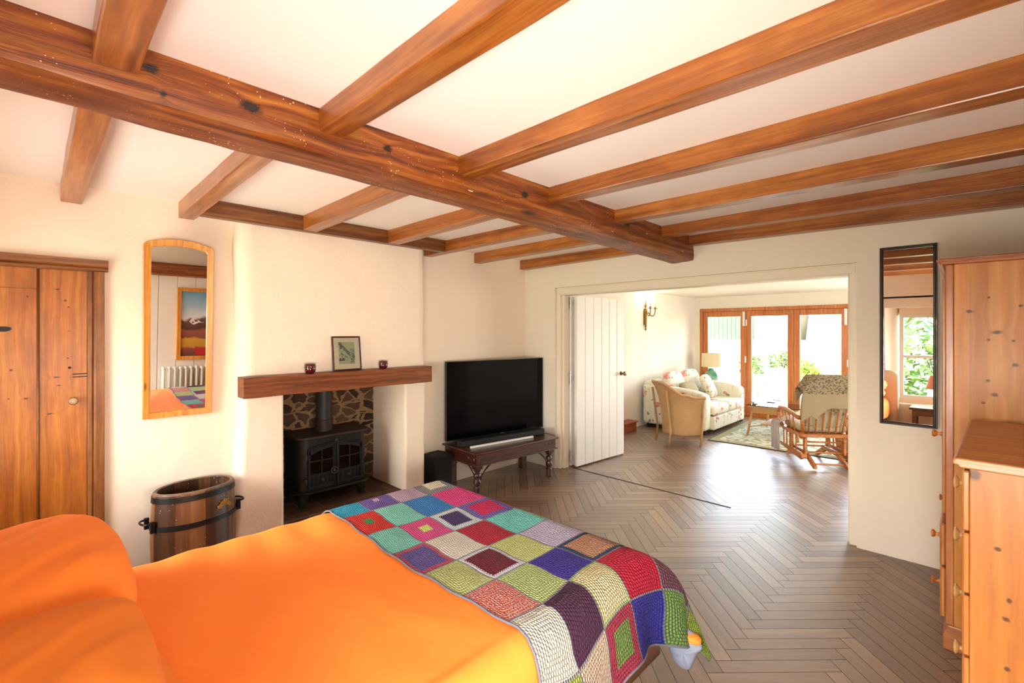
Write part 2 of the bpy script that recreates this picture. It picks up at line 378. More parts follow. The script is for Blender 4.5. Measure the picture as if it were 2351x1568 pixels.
# Lloyd-loom style weave
m = N('woven_cane'); uv = m.n('UVMap'); mp = m.n('Mapping'); m.set(mp.inputs[0], uv.outputs[0]); mp.inputs['Scale'].default_value = (1, 1, 1)
sx_ = m.n('SeparateXYZ'); m.set(sx_.inputs[0], mp.outputs[0])
wx = m.math('SINE', m.math('MULTIPLY', sx_.outputs[0], 2*PI*46)); wy = m.math('SINE', m.math('MULTIPLY', sx_.outputs[1], 2*PI*60))
h_ = m.math('MULTIPLY', wx, wy); m.p(Base_Color=m.ramp(m.math('ADD', m.math('MULTIPLY', h_, .5), .5), [(.15, hx('a67a48')), (.6, hx('d2a873'))]), Roughness=.6); m.bump(h_, .5, .004); M_LOOM = m.m
M_CANE = plain('cane_frame', 'c79c66', .5, bump=.3, bscale=60, var=.25)
m = N('celadon_pot'); v = m.coords(); n_ = m.noise(v, 12, 4, .6); m.p(Base_Color=m.ramp(n_, [(.35, hx('2f7f66')), (.55, hx('6fb295')), (.7, hx('b9b48c'))]), Roughness=.25); M_POT = m.m
m = N('throw_wool'); v = m.coords(); sz = m.n('SeparateXYZ'); m.set(sz.inputs[0], v); n_ = m.noise(v, 55, 3, .7)
band = m.math('GREATER_THAN', sz.outputs[2], .86); sp = m.math('GREATER_THAN', n_, .52)
m.p(Base_Color=m.mix(m.math('MULTIPLY', band, sp), hx('a39272'), hx('62574a')), Roughness=.95); m.bump(m.noise(v, 200, 2, .5), .4, .004); M_THROW = m.m
m = N('barrel_oak'); v = m.coords(); at = m.n('Attribute', attribute_name='tone')
g = m.noise(m.coords(scale=(20, 20, 1.2)), 1.5, 5, .65); fl = m.voro(v, 60); sel = m.noise(v, 9, 2, .5)
c_ = m.ramp(m.math('ADD', m.math('MULTIPLY', g, .6), m.math('MULTIPLY', at.outputs['Fac'], .5)), [(.25, hx('2a180c')), (.5, hx('4b2d19')), (.78, hx('7d5430'))])
c_ = m.mix(m.math('MULTIPLY', m.math('LESS_THAN', fl, .14), m.math('GREATER_THAN', sel, .55)), c_, hx('c7b59a')); m.p(Base_Color=c_, Roughness=.4, Coat_Weight=.2); m.bump(g, .3, .004); M_STAVE = m.m
M_HOOP = plain('hoop_iron', '20201f', .4, .5, .4, 70, var=.3)
m = N('cranberry_glass'); m.p(Base_Color=hx('7a1f2c'), Roughness=.08, Transmission_Weight=.55, IOR=1.45); M_CRAN = m.m
m = N('foliage'); v = m.coords(); m.p(Base_Color=m.ramp(m.noise(v, 4, 4, .7), [(.3, hx('1f3a12')), (.7, hx('4f6e22'))]), Roughness=.7); M_LEAF = m.m
M_LEAFB = plain('bright_foliage', '6f8a1c', .7, var=.4); M_BARK = plain('bark', '3b332b', .9, var=.4)
M_PAVE = plain('patio_stone', 'b7ad98', .9, var=.15, bump=.2, bscale=6); M_GWALL = plain('garden_wall_stone', 'a89878', .9, var=.4, bump=.6, bscale=8)
M_SHED = plain('shed_timber', '3c4a40', .8, var=.2); M_RENDER = plain('house_render', 'c9c4b8', .9); M_GRASS = plain('lawn_grass', '6f8a3c', .95, var=.2)
M_FLOWER = plain('hydrangea', '7ea0c8', .8, var=.2)
# ---------------------------------------------------------------- room shell
YA, YC, XD, ZC = 4.13, -.45, .50, 2.40        # far wall, back wall, right wall, ceiling
XL, XALC, XCH = -3.69, -3.82, -3.55           # left wall, alcove wall, chimney face
LX0, LX1, LY1, LZ = -3.90, 1.30, 9.20, 2.22   # living room
# herringbone floor through both rooms
fb = nb(); PW, PL, GAP = .0776, 7*.0776, .0012
tl = fb.faces.layers.float.new('tone'); uvl = fb.loops.layers.uv.new('UVMap')
c45 = math.sqrt(.5); r2 = random.Random(3)
def plank(a0, b0, a1, b1, lenax):
    ca, cb = (a0+a1)/2, (b0+b1)/2; x, y = (ca-cb)*c45, (ca+cb)*c45
    if not (LX0-.4 < x < LX1+.4 and YC-.4 < y < LY1+.3): return
    vs = []
    for a, b in ((a0+GAP, b0+GAP), (a1-GAP, b0+GAP), (a1-GAP, b1-GAP), (a0+GAP, b1-GAP)):
        vs.append(fb.verts.new(((a-b)*c45, (a+b)*c45, 0)))
    f = fb.faces.new(vs); f[tl] = r2.random(); o1, o2 = r2.random()*9, r2.random()*9
    for l, (a, b) in zip(f.loops, ((a0, b0), (a1, b0), (a1, b1), (a0, b1))):
        l[uvl].uv = ((a-a0)+o1, (b-b0)+o2) if lenax == 0 else ((b-b0)+o1, (a-a0)+o2)
A0, B0 = 2.07, 3.20
for k in range(-110, 111):
    for j in range(-14, 15):
        a = A0+k*PW+j*PL; b = B0+k*PW-j*PL
        plank(a, b, a+PL, b+PW, 0); plank(a+PL, b-PL+PW, a+PL+PW, b+PW, 1)
for co, no in (((LX0, 0, 0), (-1, 0, 0)), ((LX1, 0, 0), (1, 0, 0)), ((0, YC, 0), (0, -1, 0)), ((0, LY1, 0), (0, 1, 0))):
    bmesh.ops.bisect_plane(fb, geom=fb.verts[:]+fb.edges[:]+fb.faces[:], plane_co=co, plane_no=no, clear_outer=True)
fl = struct('floor', fb, M_OAK)
struct('floor_bed', boxm(LX0, LX1, YC, LY1, -.06, -.0022), M_GAP, fl)
tag(fl, 'grey-brown oak herringbone floor running through both rooms')

def rwall(name, f, nu, nv, mat, **k):
    b = nb(); grid(b, f, nu, nv); return struct(name, b, mat, smooth=True, **k)
# left wall: flat run with the door, then rounded return to the chimney face
wl = nb()
bx(wl, XL-.25, XL, YC, 1.02, 0, ZC)
pts = [(XL, .86)]
for i in range(9):
    t = i/8; pts.append((XL+.02+(XCH-XL-.02)*math.sin(t*PI/2), .90+.08*(1-math.cos(t*PI/2))+.0))
wlo = struct('wall_left', wl, M_WALL); tag(wlo, 'cream plastered left wall with the old door and the arched mirror')
al = boxm(XALC-.2, XALC, 2.40, YA+.2, 0, ZC); struct('wall_alcove', al, M_WALL)

# chimney breast with a recess; uneven rounded plaster
OY0, OY1, OZ = 1.262, 2.285, 1.14
CY0, CY1 = .975, 2.495
ch = nb()
def foot(z):   # the left corner flares out towards the floor
    return max(0, (.75-z)/.75)**1.6*.075+.012*wob(z*2, 1, 1)
def pier(y0, y1, z0, z1, left=False, right=False):
    def f(u, v):
        z = z0+(z1-z0)*v; n = [0]
        L = y0-(foot(z) if left else 0); R = y1+(.010*wob(z*1.5, 1, 4)+.01 if right else 0)
        r = .045
        if u < .25:
            t = u/.25
            if left: return (XCH-.30+(.30-r)*t, L, z)
            return (XCH-.45+(.45-.012)*t, L, z)
        if u > .75:
            t = (u-.75)/.25
            if right: return (XCH-r-(.27-r)*t, R, z)
            return (XCH-.012-(.45-.012)*t, R, z)
        t = (u-.25)/.5; y = L+(R-L)*t; dl = (y-L); dr = (R-y)
        rl = r if left else .012; rr = r if right else .012
        ins = 0
        if dl < rl: ins = rl-math.sqrt(max(0, rl*rl-(rl-dl)**2))
        if dr < rr: ins = max(ins, rr-math.sqrt(max(0, rr*rr-(rr-dr)**2)))
        return (XCH-ins+.004*wob(y*2+z, 1.3, 2), y, z)
    b = nb(); grid(b, f, 64, max(8, int((z1-z0)*24)))
    return b
chim = thing('chimney_breast', 'cream plastered chimney breast around the stove recess', 'chimney breast', kind='structure')
obj('pier', pier(CY0, OY0, 0, OZ, left=True), M_WALL, chim, smooth=True)
obj('pier', pier(OY1, CY1, 0, OZ, right=True), M_WALL, chim, smooth=True)
obj('upper_breast', pier(CY0, CY1, OZ, ZC, left=True, right=True), M_WALL, chim, smooth=True)
XB = -4.12
b = nb(); bx(b, XB-.1, XB, OY0-.1, OY1+.2, 0, 1.6); obj('rubble_back', b, M_STONE, chim)
b = nb(); bx(b, XB, XCH-.02, OY0-.12, OY0-.004, 0, 1.6); obj('recess_side', b, M_STONE, chim)
b = nb(); bx(b, XB-.1, XCH-.02, OY1+.004, OY1+.15, 0, 1.6); obj('recess_side', b, M_WALL, chim)
b = nb(); bx(b, XB-.1, XCH-.05, CY0+.1, CY1-.03, 1.6, 1.7); bx(b, XCH-.28, XCH-.04, CY0+.06, CY1-.04, OZ-.02, OZ+.06); obj('lintel', b, M_WALL, chim)
b = nb(); bx(b, XB, -3.60, OY0, OY1, 0, .15); obj('hearth', b, M_SLATE, chim, bev=.008)
b = nb(); bx(b, -3.60, -3.38, 1.20, 2.36, 0, .035); obj('hearth_slab', b, M_SLATE, chim, bev=.006)

# far wall with the wide opening
WX0, WX1, WZ = -3.36, -.578, 2.05
b = nb()
bx(b, XALC-.2, WX0, YA, YA+.2, 0, ZC); bx(b, WX1, XD+.3, YA, YA+.2, 0, ZC); bx(b, WX0, WX1, YA, YA+.2, WZ, ZC)
wf = struct('wall_far', b, M_WALLF); tag(wf, 'cream wall with the wide opening to the living room')
b = nb(); bx(b, WX0, WX0+.05, YA+.03, YA+.2, 0, WZ); bx(b, WX1-.05, WX1, YA+.03, YA+.2, 0, WZ); bx(b, WX0+.05, WX1-.05, YA+.03, YA+.2, 1.965, WZ)
bx(b, WX0+.05, WX0+.075, YA+.07, YA+.16, 0, 1.965); bx(b, WX1-.062, WX1-.05, YA+.07, YA+.16, 0, 1.965)
struct('trim_1', b, M_TRIM, bev=.004)
b = nb(); bx(b, WX0+.01, WX1-.012, YA+.018, YA+.03, 1.975, WZ-.012); struct('trim_2', b, M_TRIM, bev=.003)
# right wall (vertical boards) with an unseen window added beside the camera for fill light
b = nb()
WY0, WY1, WB, WT = -.25, .88, .85, 2.0
bx(b, XD, XD+.3, YC-.3, WY0, 0, ZC); bx(b, XD, XD+.3, WY1, YA+.2, 0, ZC); bx(b, XD, XD+.3, WY0, WY1, 0, WB); bx(b, XD, XD+.3, WY0, WY1, WT, ZC)
wr = struct('wall_right', b, M_WHITE)
y = .95; b = nb()
while y < 4.0:
    bx(b, XD-.012, XD, y, y+.202, 0, 1.85); y += .21
struct('wall_boards', b, M_WHITE, wr, bev=.003)
# back wall with window bay beside the bed head
b = nb(); CX0, CX1, CZ0, CZ1 = -.99, .42, .52, 1.90
bx(b, XL-.25, -3.36, YC-.35, YC, 0, ZC); bx(b, -2.68, CX0, YC-.35, YC, 0, ZC); bx(b, -3.36, -2.68, YC-.35, YC, 0, .66); bx(b, -3.36, -2.68, YC-.35, YC, 1.78, ZC); bx(b, CX1, XD+.3, YC-.35, YC, 0, ZC); bx(b, CX0, CX1, YC-.35, YC, 0, CZ0); bx(b, CX0, CX1, YC-.35, YC, CZ1, ZC)
prism(b, [(-.99, YC), (-.85, YC-.35), (-.99, YC-.35)], CZ0, CZ1, 'z'); bx(b, -.85, CX1, YC-.35, YC-.25, 1.80, CZ1); bx(b, -.85, CX1, YC-.35, YC-.25, CZ0, .58)
struct('wall_back', b, M_WALL)
def sash(name, x0, x1, z0, z1, y, M=None):
    t = thing(name, 'white painted sash window', 'window', kind='structure')
    b = nb(); e = .045
    for a in ((x0, x0+e, z0, z1), (x1-e, x1, z0, z1), (x0+e, x1-e, z0, z0+e), (x0+e, x1-e, z1-e, z1), (x0+e, x1-e, (z0+z1)/2-.02, (z0+z1)/2+.02)):
        bx(b, a[0], a[1], y-.03, y+.03, a[2], a[3], M=M)
    obj('window_frame', b, M_WHITE, t, bev=.004)
    obj('pane', boxm(x0+e, x1-e, y-.003, y+.003, z0+e, z1-e, M=M), M_GLASS, t)
    return t
sash('window_1', -.85, -.21, .58, 1.80, YC-.28); sash('window_2', -.21, .41, .58, 1.80, YC-.28)
sash('window_4', -3.36, -2.68, .66, 1.78, YC-.28)
b = nb(); bx(b, XD+.22, XD+.26, WY0, WY0+.05, WB, WT); bx(b, XD+.22, XD+.26, WY1-.05, WY1, WB, WT); bx(b, XD+.22, XD+.26, WY0, WY1, WB, WB+.05); bx(b, XD+.22, XD+.26, WY0, WY1, WT-.05, WT); bx(b, XD+.22, XD+.26, .30, .34, WB, WT)
t = thing('added_side_window', 'unseen side window frame added for the fill lamp', 'window', kind='structure'); obj('window_frame', b, M_WHITE, t); obj('pane', boxm(XD+.238, XD+.242, WY0+.05, WY1-.05, WB+.05, WT-.05), M_GLASS, t)  # window added only to carry the side fill lamp
struct('ceiling', boxm(XB-.1, XD+.3, YC-.35, YA+.2, ZC, ZC+.1), M_CEIL)

# ---- beams and joists
def rough_beam(name, x0, x1, y0, y1, z0a, z0b, z1, mat, amp=.006, ny=90, na=5):
    """beam along y, underside sagging from z0a (y0) to z0b (y1)"""
    b = nb(); loop = []
    for i in range(na): loop.append((i/na, 0))
    for i in range(na): loop.append((1, i/na))
    for i in range(na): loop.append((1-i/na, 1))
    for i in range(na): loop.append((0, 1-i/na))
    rings = []
    for j in range(ny+1):
        t = j/ny; y = y0+(y1-y0)*t; z0 = z0a+(z0b-z0a)*t; r = []
        for k, (u, v) in enumerate(loop):
            x = x0+(x1-x0)*u; z = z0+(z1-z0)*v; dx = dz = 0
            if v < .99: dx = amp*wob(y*2.3+v*3+(5 if u > .5 else 0), 1, k*.15)
            if v < .01: dz = amp*wob(y*1.9+u*2, 1, 3)
            if v < .01 and u < .01: dx += .016+.004*wob(y*9, 1, 1); dz += .012
            if v < .01 and u > .99: dx -= .008; dz += .008
            r.append(b.verts.new((x+dx, y, z+dz)))
        rings.append(r)
    n = len(loop)
    for j in range(ny):
        for k in range(n): b.faces.new((rings[j][k], rings[j][(k+1) % n], rings[j+1][(k+1) % n], rings[j+1][k]))
    b.faces.new(rings[0]); b.faces.new(rings[-1][::-1])
    return auto(obj(name, b, mat), 50)
mb = rough_beam('ceiling_beam', -2.02, -1.765, YC, YA, 2.25, 2.185, ZC, M_BEAM)
tag(mb, 'big old knotty main beam crossing the ceiling from left to the far wall', 'beam', kind='thing')
def joist(ya, yb, wa, x0, x1, z0, z1, label, group):
    """joist along x; ya/yb near-face y at x0/x1, wa width"""
    b = nb(); n = 24; R = []; k = ya*3
    for j in range(n+1):
        t = j/n; x = x0+(x1-x0)*t; y = ya+(yb-ya)*t; zz = z0+(z1-z0)*t+.0025*wob(x*1.3, 1, k)
        d = .0025*wob(x*2, 1, k+2)
        R.append([b.verts.new(p) for p in ((x, y+d, ZC), (x, y+d, zz), (x, y+wa+d, zz), (x, y+wa+d, ZC))])
    for j in range(n):
        for q in range(4): b.faces.new((R[j][q], R[j][(q+1) % 4], R[j+1][(q+1) % 4], R[j+1][q]))
    b.faces.new(R[0]); b.faces.new(R[-1][::-1])
    o = obj('ceiling_joist', b, M_JOIST, bev=.006); tag(o, label, 'joist', group, 'thing'); return o
G1 = 'ceiling joists right of the main beam'; G2 = 'ceiling joists left of the main beam'
RJ = [(.11, .105, 'short-looking joist at the top left, butting the near end of the main beam'),
      (.755, .10, 'joist second from the camera right of the main beam, running out at the top edge'),
      (1.433, .118, 'orange joist third from the camera, right of the main beam'),
      (2.108, .105, 'orange joist with a dark knot near the main beam, fourth from the camera'),
      (2.823, .10, 'joist fifth from the camera, right of the main beam'),
      (3.517, .10, 'brown joist next before the far wall, right of the main beam'),
      (4.035, .10, 'dark joist against the far wall, right of the main beam')]
for y_, w_, lb in RJ: joist(y_, y_+.02*0, w_, -1.775, XD, 2.315, 2.29, lb, G1)
LJ = [(.10, .10, .092, XL, 'pale joist nearest the camera, left of the main beam above the door'),
      (.655, .648, .088, XL, 'pale joist above the arched mirror'),
      (1.365, 1.355, .105, -3.47, 'joist over the left half of the chimney breast'),
      (2.06, 2.06, .11, -3.47, 'joist over the right half of the chimney breast'),
      (2.66, 2.69, .10, XALC, 'joist just past the chimney breast'),
      (3.315, 3.30, .10, XALC, 'joist above the television'),
      (4.035, 4.035, .10, XALC, 'dark joist against the far wall, left of the main beam')]
for ya, yb, w_, x0, lb in LJ: joist(ya, yb, w_, x0, -2.01, 2.292, 2.312, lb, G2)
b = nb(); prism(b, [(-3.545, 2.292), (-3.47, 2.292), (-3.47, ZC), (-3.545, ZC)], .74, 2.665, 'y'); o = obj('trimmer_joist', b, M_TRIMMER, bev=.005)
tag(o, 'dark trimmer beam running along the top of the chimney breast', 'beam', kind='thing')
# beam along the top of the right wall, seen in the arched mirror
o = obj('wall_beam', boxm(XD-.085, XD-.001, .92, 3.05, 1.852, 2.02), M_BEAM, bev=.01); tag(o, 'old dark beam over the boarded wall, seen in the arched mirror', 'beam', kind='thing')

# ---- living room shell
struct('ceiling_living', boxm(LX0-.2, LX1+.2, YA+.2, LY1+.3, LZ, LZ+.1), M_LWALL)
struct('wall_living_left', boxm(LX0-.2, LX0, YA+.2, LY1+.3, 0, LZ), M_LWALL)
struct('wall_living_right', boxm(LX1, LX1+.2, YA+.2, LY1+.3, 0, LZ), M_LWALL)
struct('wall_living_near', boxm(LX0, XALC-.2, YA, YA+.2, 0, LZ), M_LWALL)
GX0, GX1, GZ = -3.80, 1.10, 2.0
b = nb(); bx(b, LX0, GX0, LY1, LY1+.3, 0, LZ); bx(b, GX1, LX1, LY1, LY1+.3, 0, LZ); bx(b, GX0, GX1, LY1, LY1+.3, GZ, LZ)
struct('wall_living_far', b, M_LWALL)
# folding glazed doors to the garden
gd = thing('door_3', 'row of wooden-framed glazed folding doors to the garden', 'glazed doors', kind='structure')
b = nb(); e = .055
bx(b, GX0, GX0+e, LY1-.02, LY1+.1, 0, GZ); bx(b, GX1-e, GX1, LY1-.02, LY1+.1, 0, GZ); bx(b, GX0+e, GX1-e, LY1-.02, LY1+.1, GZ-.06, GZ); bx(b, GX0+e, GX1-e, LY1-.04, LY1+.1, 0, .05)
obj('door_frame', b, M_MAHOG, gd, bev=.005)
edges = [-3.745, -2.955, -2.176, -1.398, -.62, .16, 1.045]
for i in range(6):
    a, c = edges[i]+.001, edges[i+1]-.001; b = nb(); st = .093
    for q in ((a, a+st, .051, 1.939), (c-st, c, .051, 1.939)): bx(b, q[0], q[1], LY1, LY1+.06, q[2], q[3])
    bx(b, a+st, c-st, LY1, LY1+.06, .051, .27); bx(b, a+st, c-st, LY1, LY1+.06, 1.84, 1.939)
    lf = obj('door_leaf', b, M_MAHOG, gd, bev=.006)
    obj('pane', boxm(a+st-.005, c-st+.005, LY1+.028, LY1+.034, .265, 1.845), M_GLASS, lf)
    if i in (0, 2, 4):
        b = nb(); bx(b, c-.052, c-.012, LY1-.022, LY1+.001, 1.66, 1.93); bx(b, c+.0, c+.022, LY1-.014, LY1+.001, 1.66, 1.78)
        obj('white_hinge', b, M_WHITE, lf, bev=.01, seg=3)
        obj('catch', boxm(c-.018, c+.012, LY1-.02, LY1+.001, .98, 1.10), M_WHITE, lf, bev=.01, seg=3)
# ---------------------------------------------------------------- old plank door on the left wall
dr = thing('door_1', 'old orange-brown plank door with a worn wooden frame', 'door', kind='structure')
X = XL
b = nb(); n = 40; V = []
prism(b, [(X-.02, .215), (X+.028, .215), (X+.028, .232), (X+.020, .238), (X+.028, .246), (X+.028, .287), (X-.02, .292)], 0, 1.905, 'z')
obj('door_jamb', b, M_DFRAME, dr, bev=.002)
b = nb(); prism(b, [(X-.02, 1.905), (X+.020, 1.905), (X+.027, 1.912), (X+.027, 1.922), (X+.020, 1.930), (X+.032, 1.936), (X+.034, 1.972), (X-.02, 1.976)], YC+.01, .305, 'y')
obj('door_head', b, M_DFRAMEH, dr, bev=.002)
for y0, y1, z0_, z1_ in ((-.445, -.205, 0, 1.903), (-.202, .008, 0, 1.789), (-.202, .008, 1.791, 1.903), (.014, .212, 0, 1.903)):
    b = nb(); bx(b, X-.02, X+.008, y0, y1, z0_, z1_); lf = obj('door_plank', b, M_DOOR, dr, bev=.003)
b = nb(); tube(b, [(X+.010, .011, .0), (X+.010, .011, 1.9)], .006, 6); obj('plank_bead', b, M_DFRAME, dr, smooth=True)
b = nb(); prism(b, [(-.3, 1.545), (-.109, 1.552), (-.094, 1.558), (-.090, 1.566), (-.094, 1.574), (-.109, 1.578), (-.3, 1.582)], X+.008, X+.013, 'x'); obj('strap_hinge', b, M_IRON, dr)
b = nb(); bx(b, X+.006, X+.0092, .150, .212, 1.288, 1.293); bx(b, X+.006, X+.0092, .150, .212, 1.304, 1.309); obj('old_latch_mark', b, M_SLOT, dr)
b = nb(); bmesh.ops.create_circle(b, cap_ends=True, segments=12, radius=.007, matrix=Matrix.Translation((X+.0086, .138, 1.345)) @ Matrix.Rotation(PI/2, 4, 'Y')); obj('key_hole', b, M_SLOT, dr)
KM = Matrix.Translation((X+.008, .152, 1.16-.005)) @ Matrix.Rotation(PI/2, 4, 'Y')
b = nb(); lathe(b, [(.010, 0), (.009, .012), (.016, .018), (.021, .026), (.0215, .031), (.017, .035), (.012, .0352), (.010, .037), (.004, .037)], 20, M=KM)
auto(obj('door_knob', b, M_DBRASS, dr))

# arched pine mirror
def arch_pts(y0, y1, z0, z1, rise, n=24):
    P_ = [(y0, z0), (y1, z0)]
    for i in range(n+1):
        t = i/n; y = y1+(y0-y1)*t; u = 2*t-1
        sh = 1 if abs(u) < .90 else math.sqrt(max(0, 1-((abs(u)-.90)/.10)**2))
        P_.append((y, z1-rise+rise*(.72*(1-u*u)+.28*sh)))
    return P_
mr = thing('wall_mirror', 'tall arched pine-framed mirror on the left wall beside the door', 'mirror', (XL, .652, 1.005)); mr.rotation_euler = (0, math.radians(3.2), 0)
outer = arch_pts(-.186, .186, 0, 1.137, .052, 40); inner = arch_pts(-.149, .149, .038, 1.094, .030, 40)
b = nb(); x0_, x1_ = .0, .028
OA = [b.verts.new((x0_, y, z)) for y, z in outer]; OB = [b.verts.new((x1_, y, z)) for y, z in outer]
IA = [b.verts.new((x0_, y, z)) for y, z in inner]; IB = [b.verts.new((x1_-.006, y, z)) for y, z in inner]
n = len(outer)
for i in range(n):
    j = (i+1) % n
    b.faces.new((OA[i], OA[j], OB[j], OB[i])); b.faces.new((OB[i], OB[j], IB[j], IB[i])); b.faces.new((IB[i], IB[j], IA[j], IA[i]))
auto(obj('mirror_frame', b, M_MIRF, mr, bev=.003))
b = nb(); b.faces.new([b.verts.new((.012, y, z)) for y, z in inner]); obj('mirror_pane', b, M_MIRR, mr)
obj('mirror_back', boxm(.0, .010, -.15, .15, .037, 1.06), M_MATB, mr)

# oval barrel
br = thing('oval_barrel', 'open oval wooden barrel with black iron hoops, standing by the left wall', 'barrel', (-3.488, .705, 0), 8)
H = .585
def brad(z): return 1+.06*math.sin(max(0, min(1, z/H))*PI)-.02
b = nb(); tl = b.faces.layers.float.new('tone'); NS = 18; seg = NS*4; sx, sy = .158, .222
def bp(a, z, k): return (math.cos(a)*sx*brad(z)*k, math.sin(a)*sy*brad(z)*k, z)
zs = [0, .1, .2, .3, .4, .5, .56, H]
R = [[b.verts.new(bp(2*PI*i/seg, z, 1 if i % 4 else .992)) for i in range(seg)] for z in zs]
RI = [[b.verts.new(bp(2*PI*i/seg, z, .90)) for i in range(seg)] for z in (H, .5, .06)]
tones = [rnd.random() for _ in range(NS)]
def ringf(A, B):
    for i in range(seg):
        f = b.faces.new((A[i], A[(i+1) % seg], B[(i+1) % seg], B[i])); f[tl] = tones[i//4]
for a, c in zip(R, R[1:]): ringf(a, c)
ringf(R[-1], RI[0]); ringf(RI[0], RI[1]); ringf(RI[1], RI[2]); b.faces.new(RI[2]); b.faces.new(R[0][::-1])
auto(obj('barrel_body', b, M_STAVE, br), 60)
for z0, z1 in ((.535, .568), (.375, .405), (.10, .135)):
    b = nb(); seg2 = 64
    A = [[b.verts.new(bp(2*PI*i/seg2, z, k)) for i in range(seg2)] for z, k in ((z0, 1.0), (z0, 1.025), (z1, 1.022), (z1, 1.0))]
    for q in range(3):
        for i in range(seg2): b.faces.new((A[q][i], A[q][(i+1) % seg2], A[q+1][(i+1) % seg2], A[q+1][i]))
    auto(obj('iron_hoop', b, M_HOOP, br), 50)
b = nb()
grid(b, lambda u, v: bp(2*PI*u, H-.006+.012*math.sin(v*PI)*1.0+(0), .90+.11*v), 64, 4, closeu=True); obj('barrel_rim', b, plain('worn_rim', '7d6a58', .5, bump=.3, bscale=50, var=.4), br, smooth=True)
for sgn in (-1, 1):
    b = nb(); y = sgn*sy*1.06; h = []
    for i in range(9):
        t = i/8*PI; h.append((-.05*math.cos(t), y+sgn*.045*math.sin(t)**.5 if math.sin(t) > 0 else y, .43))
    tube(b, h, .006, 8); bx(b, -.06, -.04, y-.012, y+.010, .375, .44); bx(b, .04, .06, y-.012, y+.010, .375, .44)
    auto(obj('barrel_handle', b, M_HOOP, br))
b = nb(); ao = math.radians(28); ex = math.cos(ao)*sx*1.05; ey = math.sin(ao)*sy*1.05
for k in range(-3, 4):
    for s_ in (0, 1):
        cx_, cz_ = ey+k*.011+s_*.004, .472+s_*.018*math.cos(k*.6)-.004*abs(k)
        tube(b, [(ex+.004-k*.0035+.002*math.sin(q), cx_+.007*math.cos(q*2*PI/10), cz_+.008*math.sin(q*2*PI/10)) for q in range(11)], .0018, 5)
tube(b, [(ex+.008, ey-.03, .49), (ex+.006, ey-.012, .478), (ex+.003, ey, .492), (ex-.002, ey+.012, .48), (ex-.008, ey+.03, .495)], .002, 5)
obj('brass_ornament', b, M_GOLD, br, smooth=True)

# mantel beam
b = nb(); ny = 60
def mz(y, k): return .003*wob(y*5, 1, k)
for_ = []
for j in range(ny+1):
    y = .962+(2.478-.962)*j/ny
    for_.append([b.verts.new(p) for p in ((XCH-.004, y, 1.106+mz(y, 1)), (-3.425+mz(y, 2), y, 1.106+mz(y, 3)), (-3.425+mz(y, 4), y, 1.243+mz(y, 5)), (XCH-.004, y, 1.245))])
for j in range(ny):
    for q in range(4): b.faces.new((for_[j][q], for_[j][(q+1) % 4], for_[j+1][(q+1) % 4], for_[j+1][q]))
b.faces.new(for_[0]); b.faces.new(for_[-1][::-1])
mt = tag(obj('mantel_beam', b, M_MANTEL, bev=.003), 'thick brown oak mantel beam over the stove', 'mantelpiece')
# framed print leaning on the chimney
pf = thing('framed_print', 'small dark-framed print of a cottage leaning on the mantel', 'picture', (-3.505, 1.725, 1.246)); pf.rotation_euler = (0, math.radians(-7), 0)
W2, HH = .118, .27
b = nb()
for a in ((-W2, -W2+.012, 0, HH), (W2-.012, W2, 0, HH), (-W2+.012, W2-.012, 0, .012), (-W2+.012, W2-.012, HH-.012, HH)): bx(b, -.008, .008, a[0], a[1], a[2], a[3])
obj('picture_frame', b, M_DARKW, pf, bev=.002)
obj('mount', boxm(-.006, .002, -W2+.012, W2-.012, .012, HH-.012), M_MATB, pf)
m = N('cottage_print'); uv = m.n('UVMap'); sp = m.n('SeparateXYZ'); m.set(sp.inputs[0], uv.outputs[0]); u_, v_ = sp.outputs[0], sp.outputs[1]
nz = m.noise(uv.outputs[0], 7, 5, .7, .6); nz2 = m.noise(uv.outputs[0], 16, 4, .7)
col = hx('b9ba8c')
dl = m.math('ABSOLUTE', m.math('SUBTRACT', m.math('ADD', v_, m.math('MULTIPLY', u_, .85)), 1.0))     # roof line
inr = m.math('MULTIPLY', m.math('LESS_THAN', dl, .10), m.math('LESS_THAN', u_, .68)); inr = m.math('MULTIPLY', inr, m.math('GREATER_THAN', nz2, .42))
chm = m.math('MULTIPLY', m.math('LESS_THAN', m.math('ABSOLUTE', m.math('SUBTRACT', u_, .14)), .055), m.math('MULTIPLY', m.math('GREATER_THAN', v_, .68), m.math('LESS_THAN', v_, .88)))
bush = m.math('MULTIPLY', m.math('LESS_THAN', v_, .62), m.math('GREATER_THAN', nz, .55)); bush = m.math('MULTIPLY', bush, m.math('GREATER_THAN', m.math('ADD', v_, m.math('MULTIPLY', nz2, .2)), .22))
hed = m.math('MULTIPLY', m.math('LESS_THAN', m.math('ABSOLUTE', m.math('SUBTRACT', v_, .2)), .06), m.math('LESS_THAN', u_, .38))
tre = m.math('MULTIPLY', m.math('GREATER_THAN', u_, .72), m.math('MULTIPLY', m.math('GREATER_THAN', nz2, .54), m.math('LESS_THAN', v_, .70)))
c = m.mix(inr, col, hx('6f6f68')); c = m.mix(chm, c, hx('6a5a68')); c = m.mix(m.math('MULTIPLY', bush, .8), c, hx('3f5f62')); c = m.mix(tre, c, hx('4a4a5c')); c = m.mix(m.math('MULTIPLY', hed, m.math('GREATER_THAN', nz2, .45)), c, hx('38365a'))
m.p(Base_Color=c, Roughness=.7)
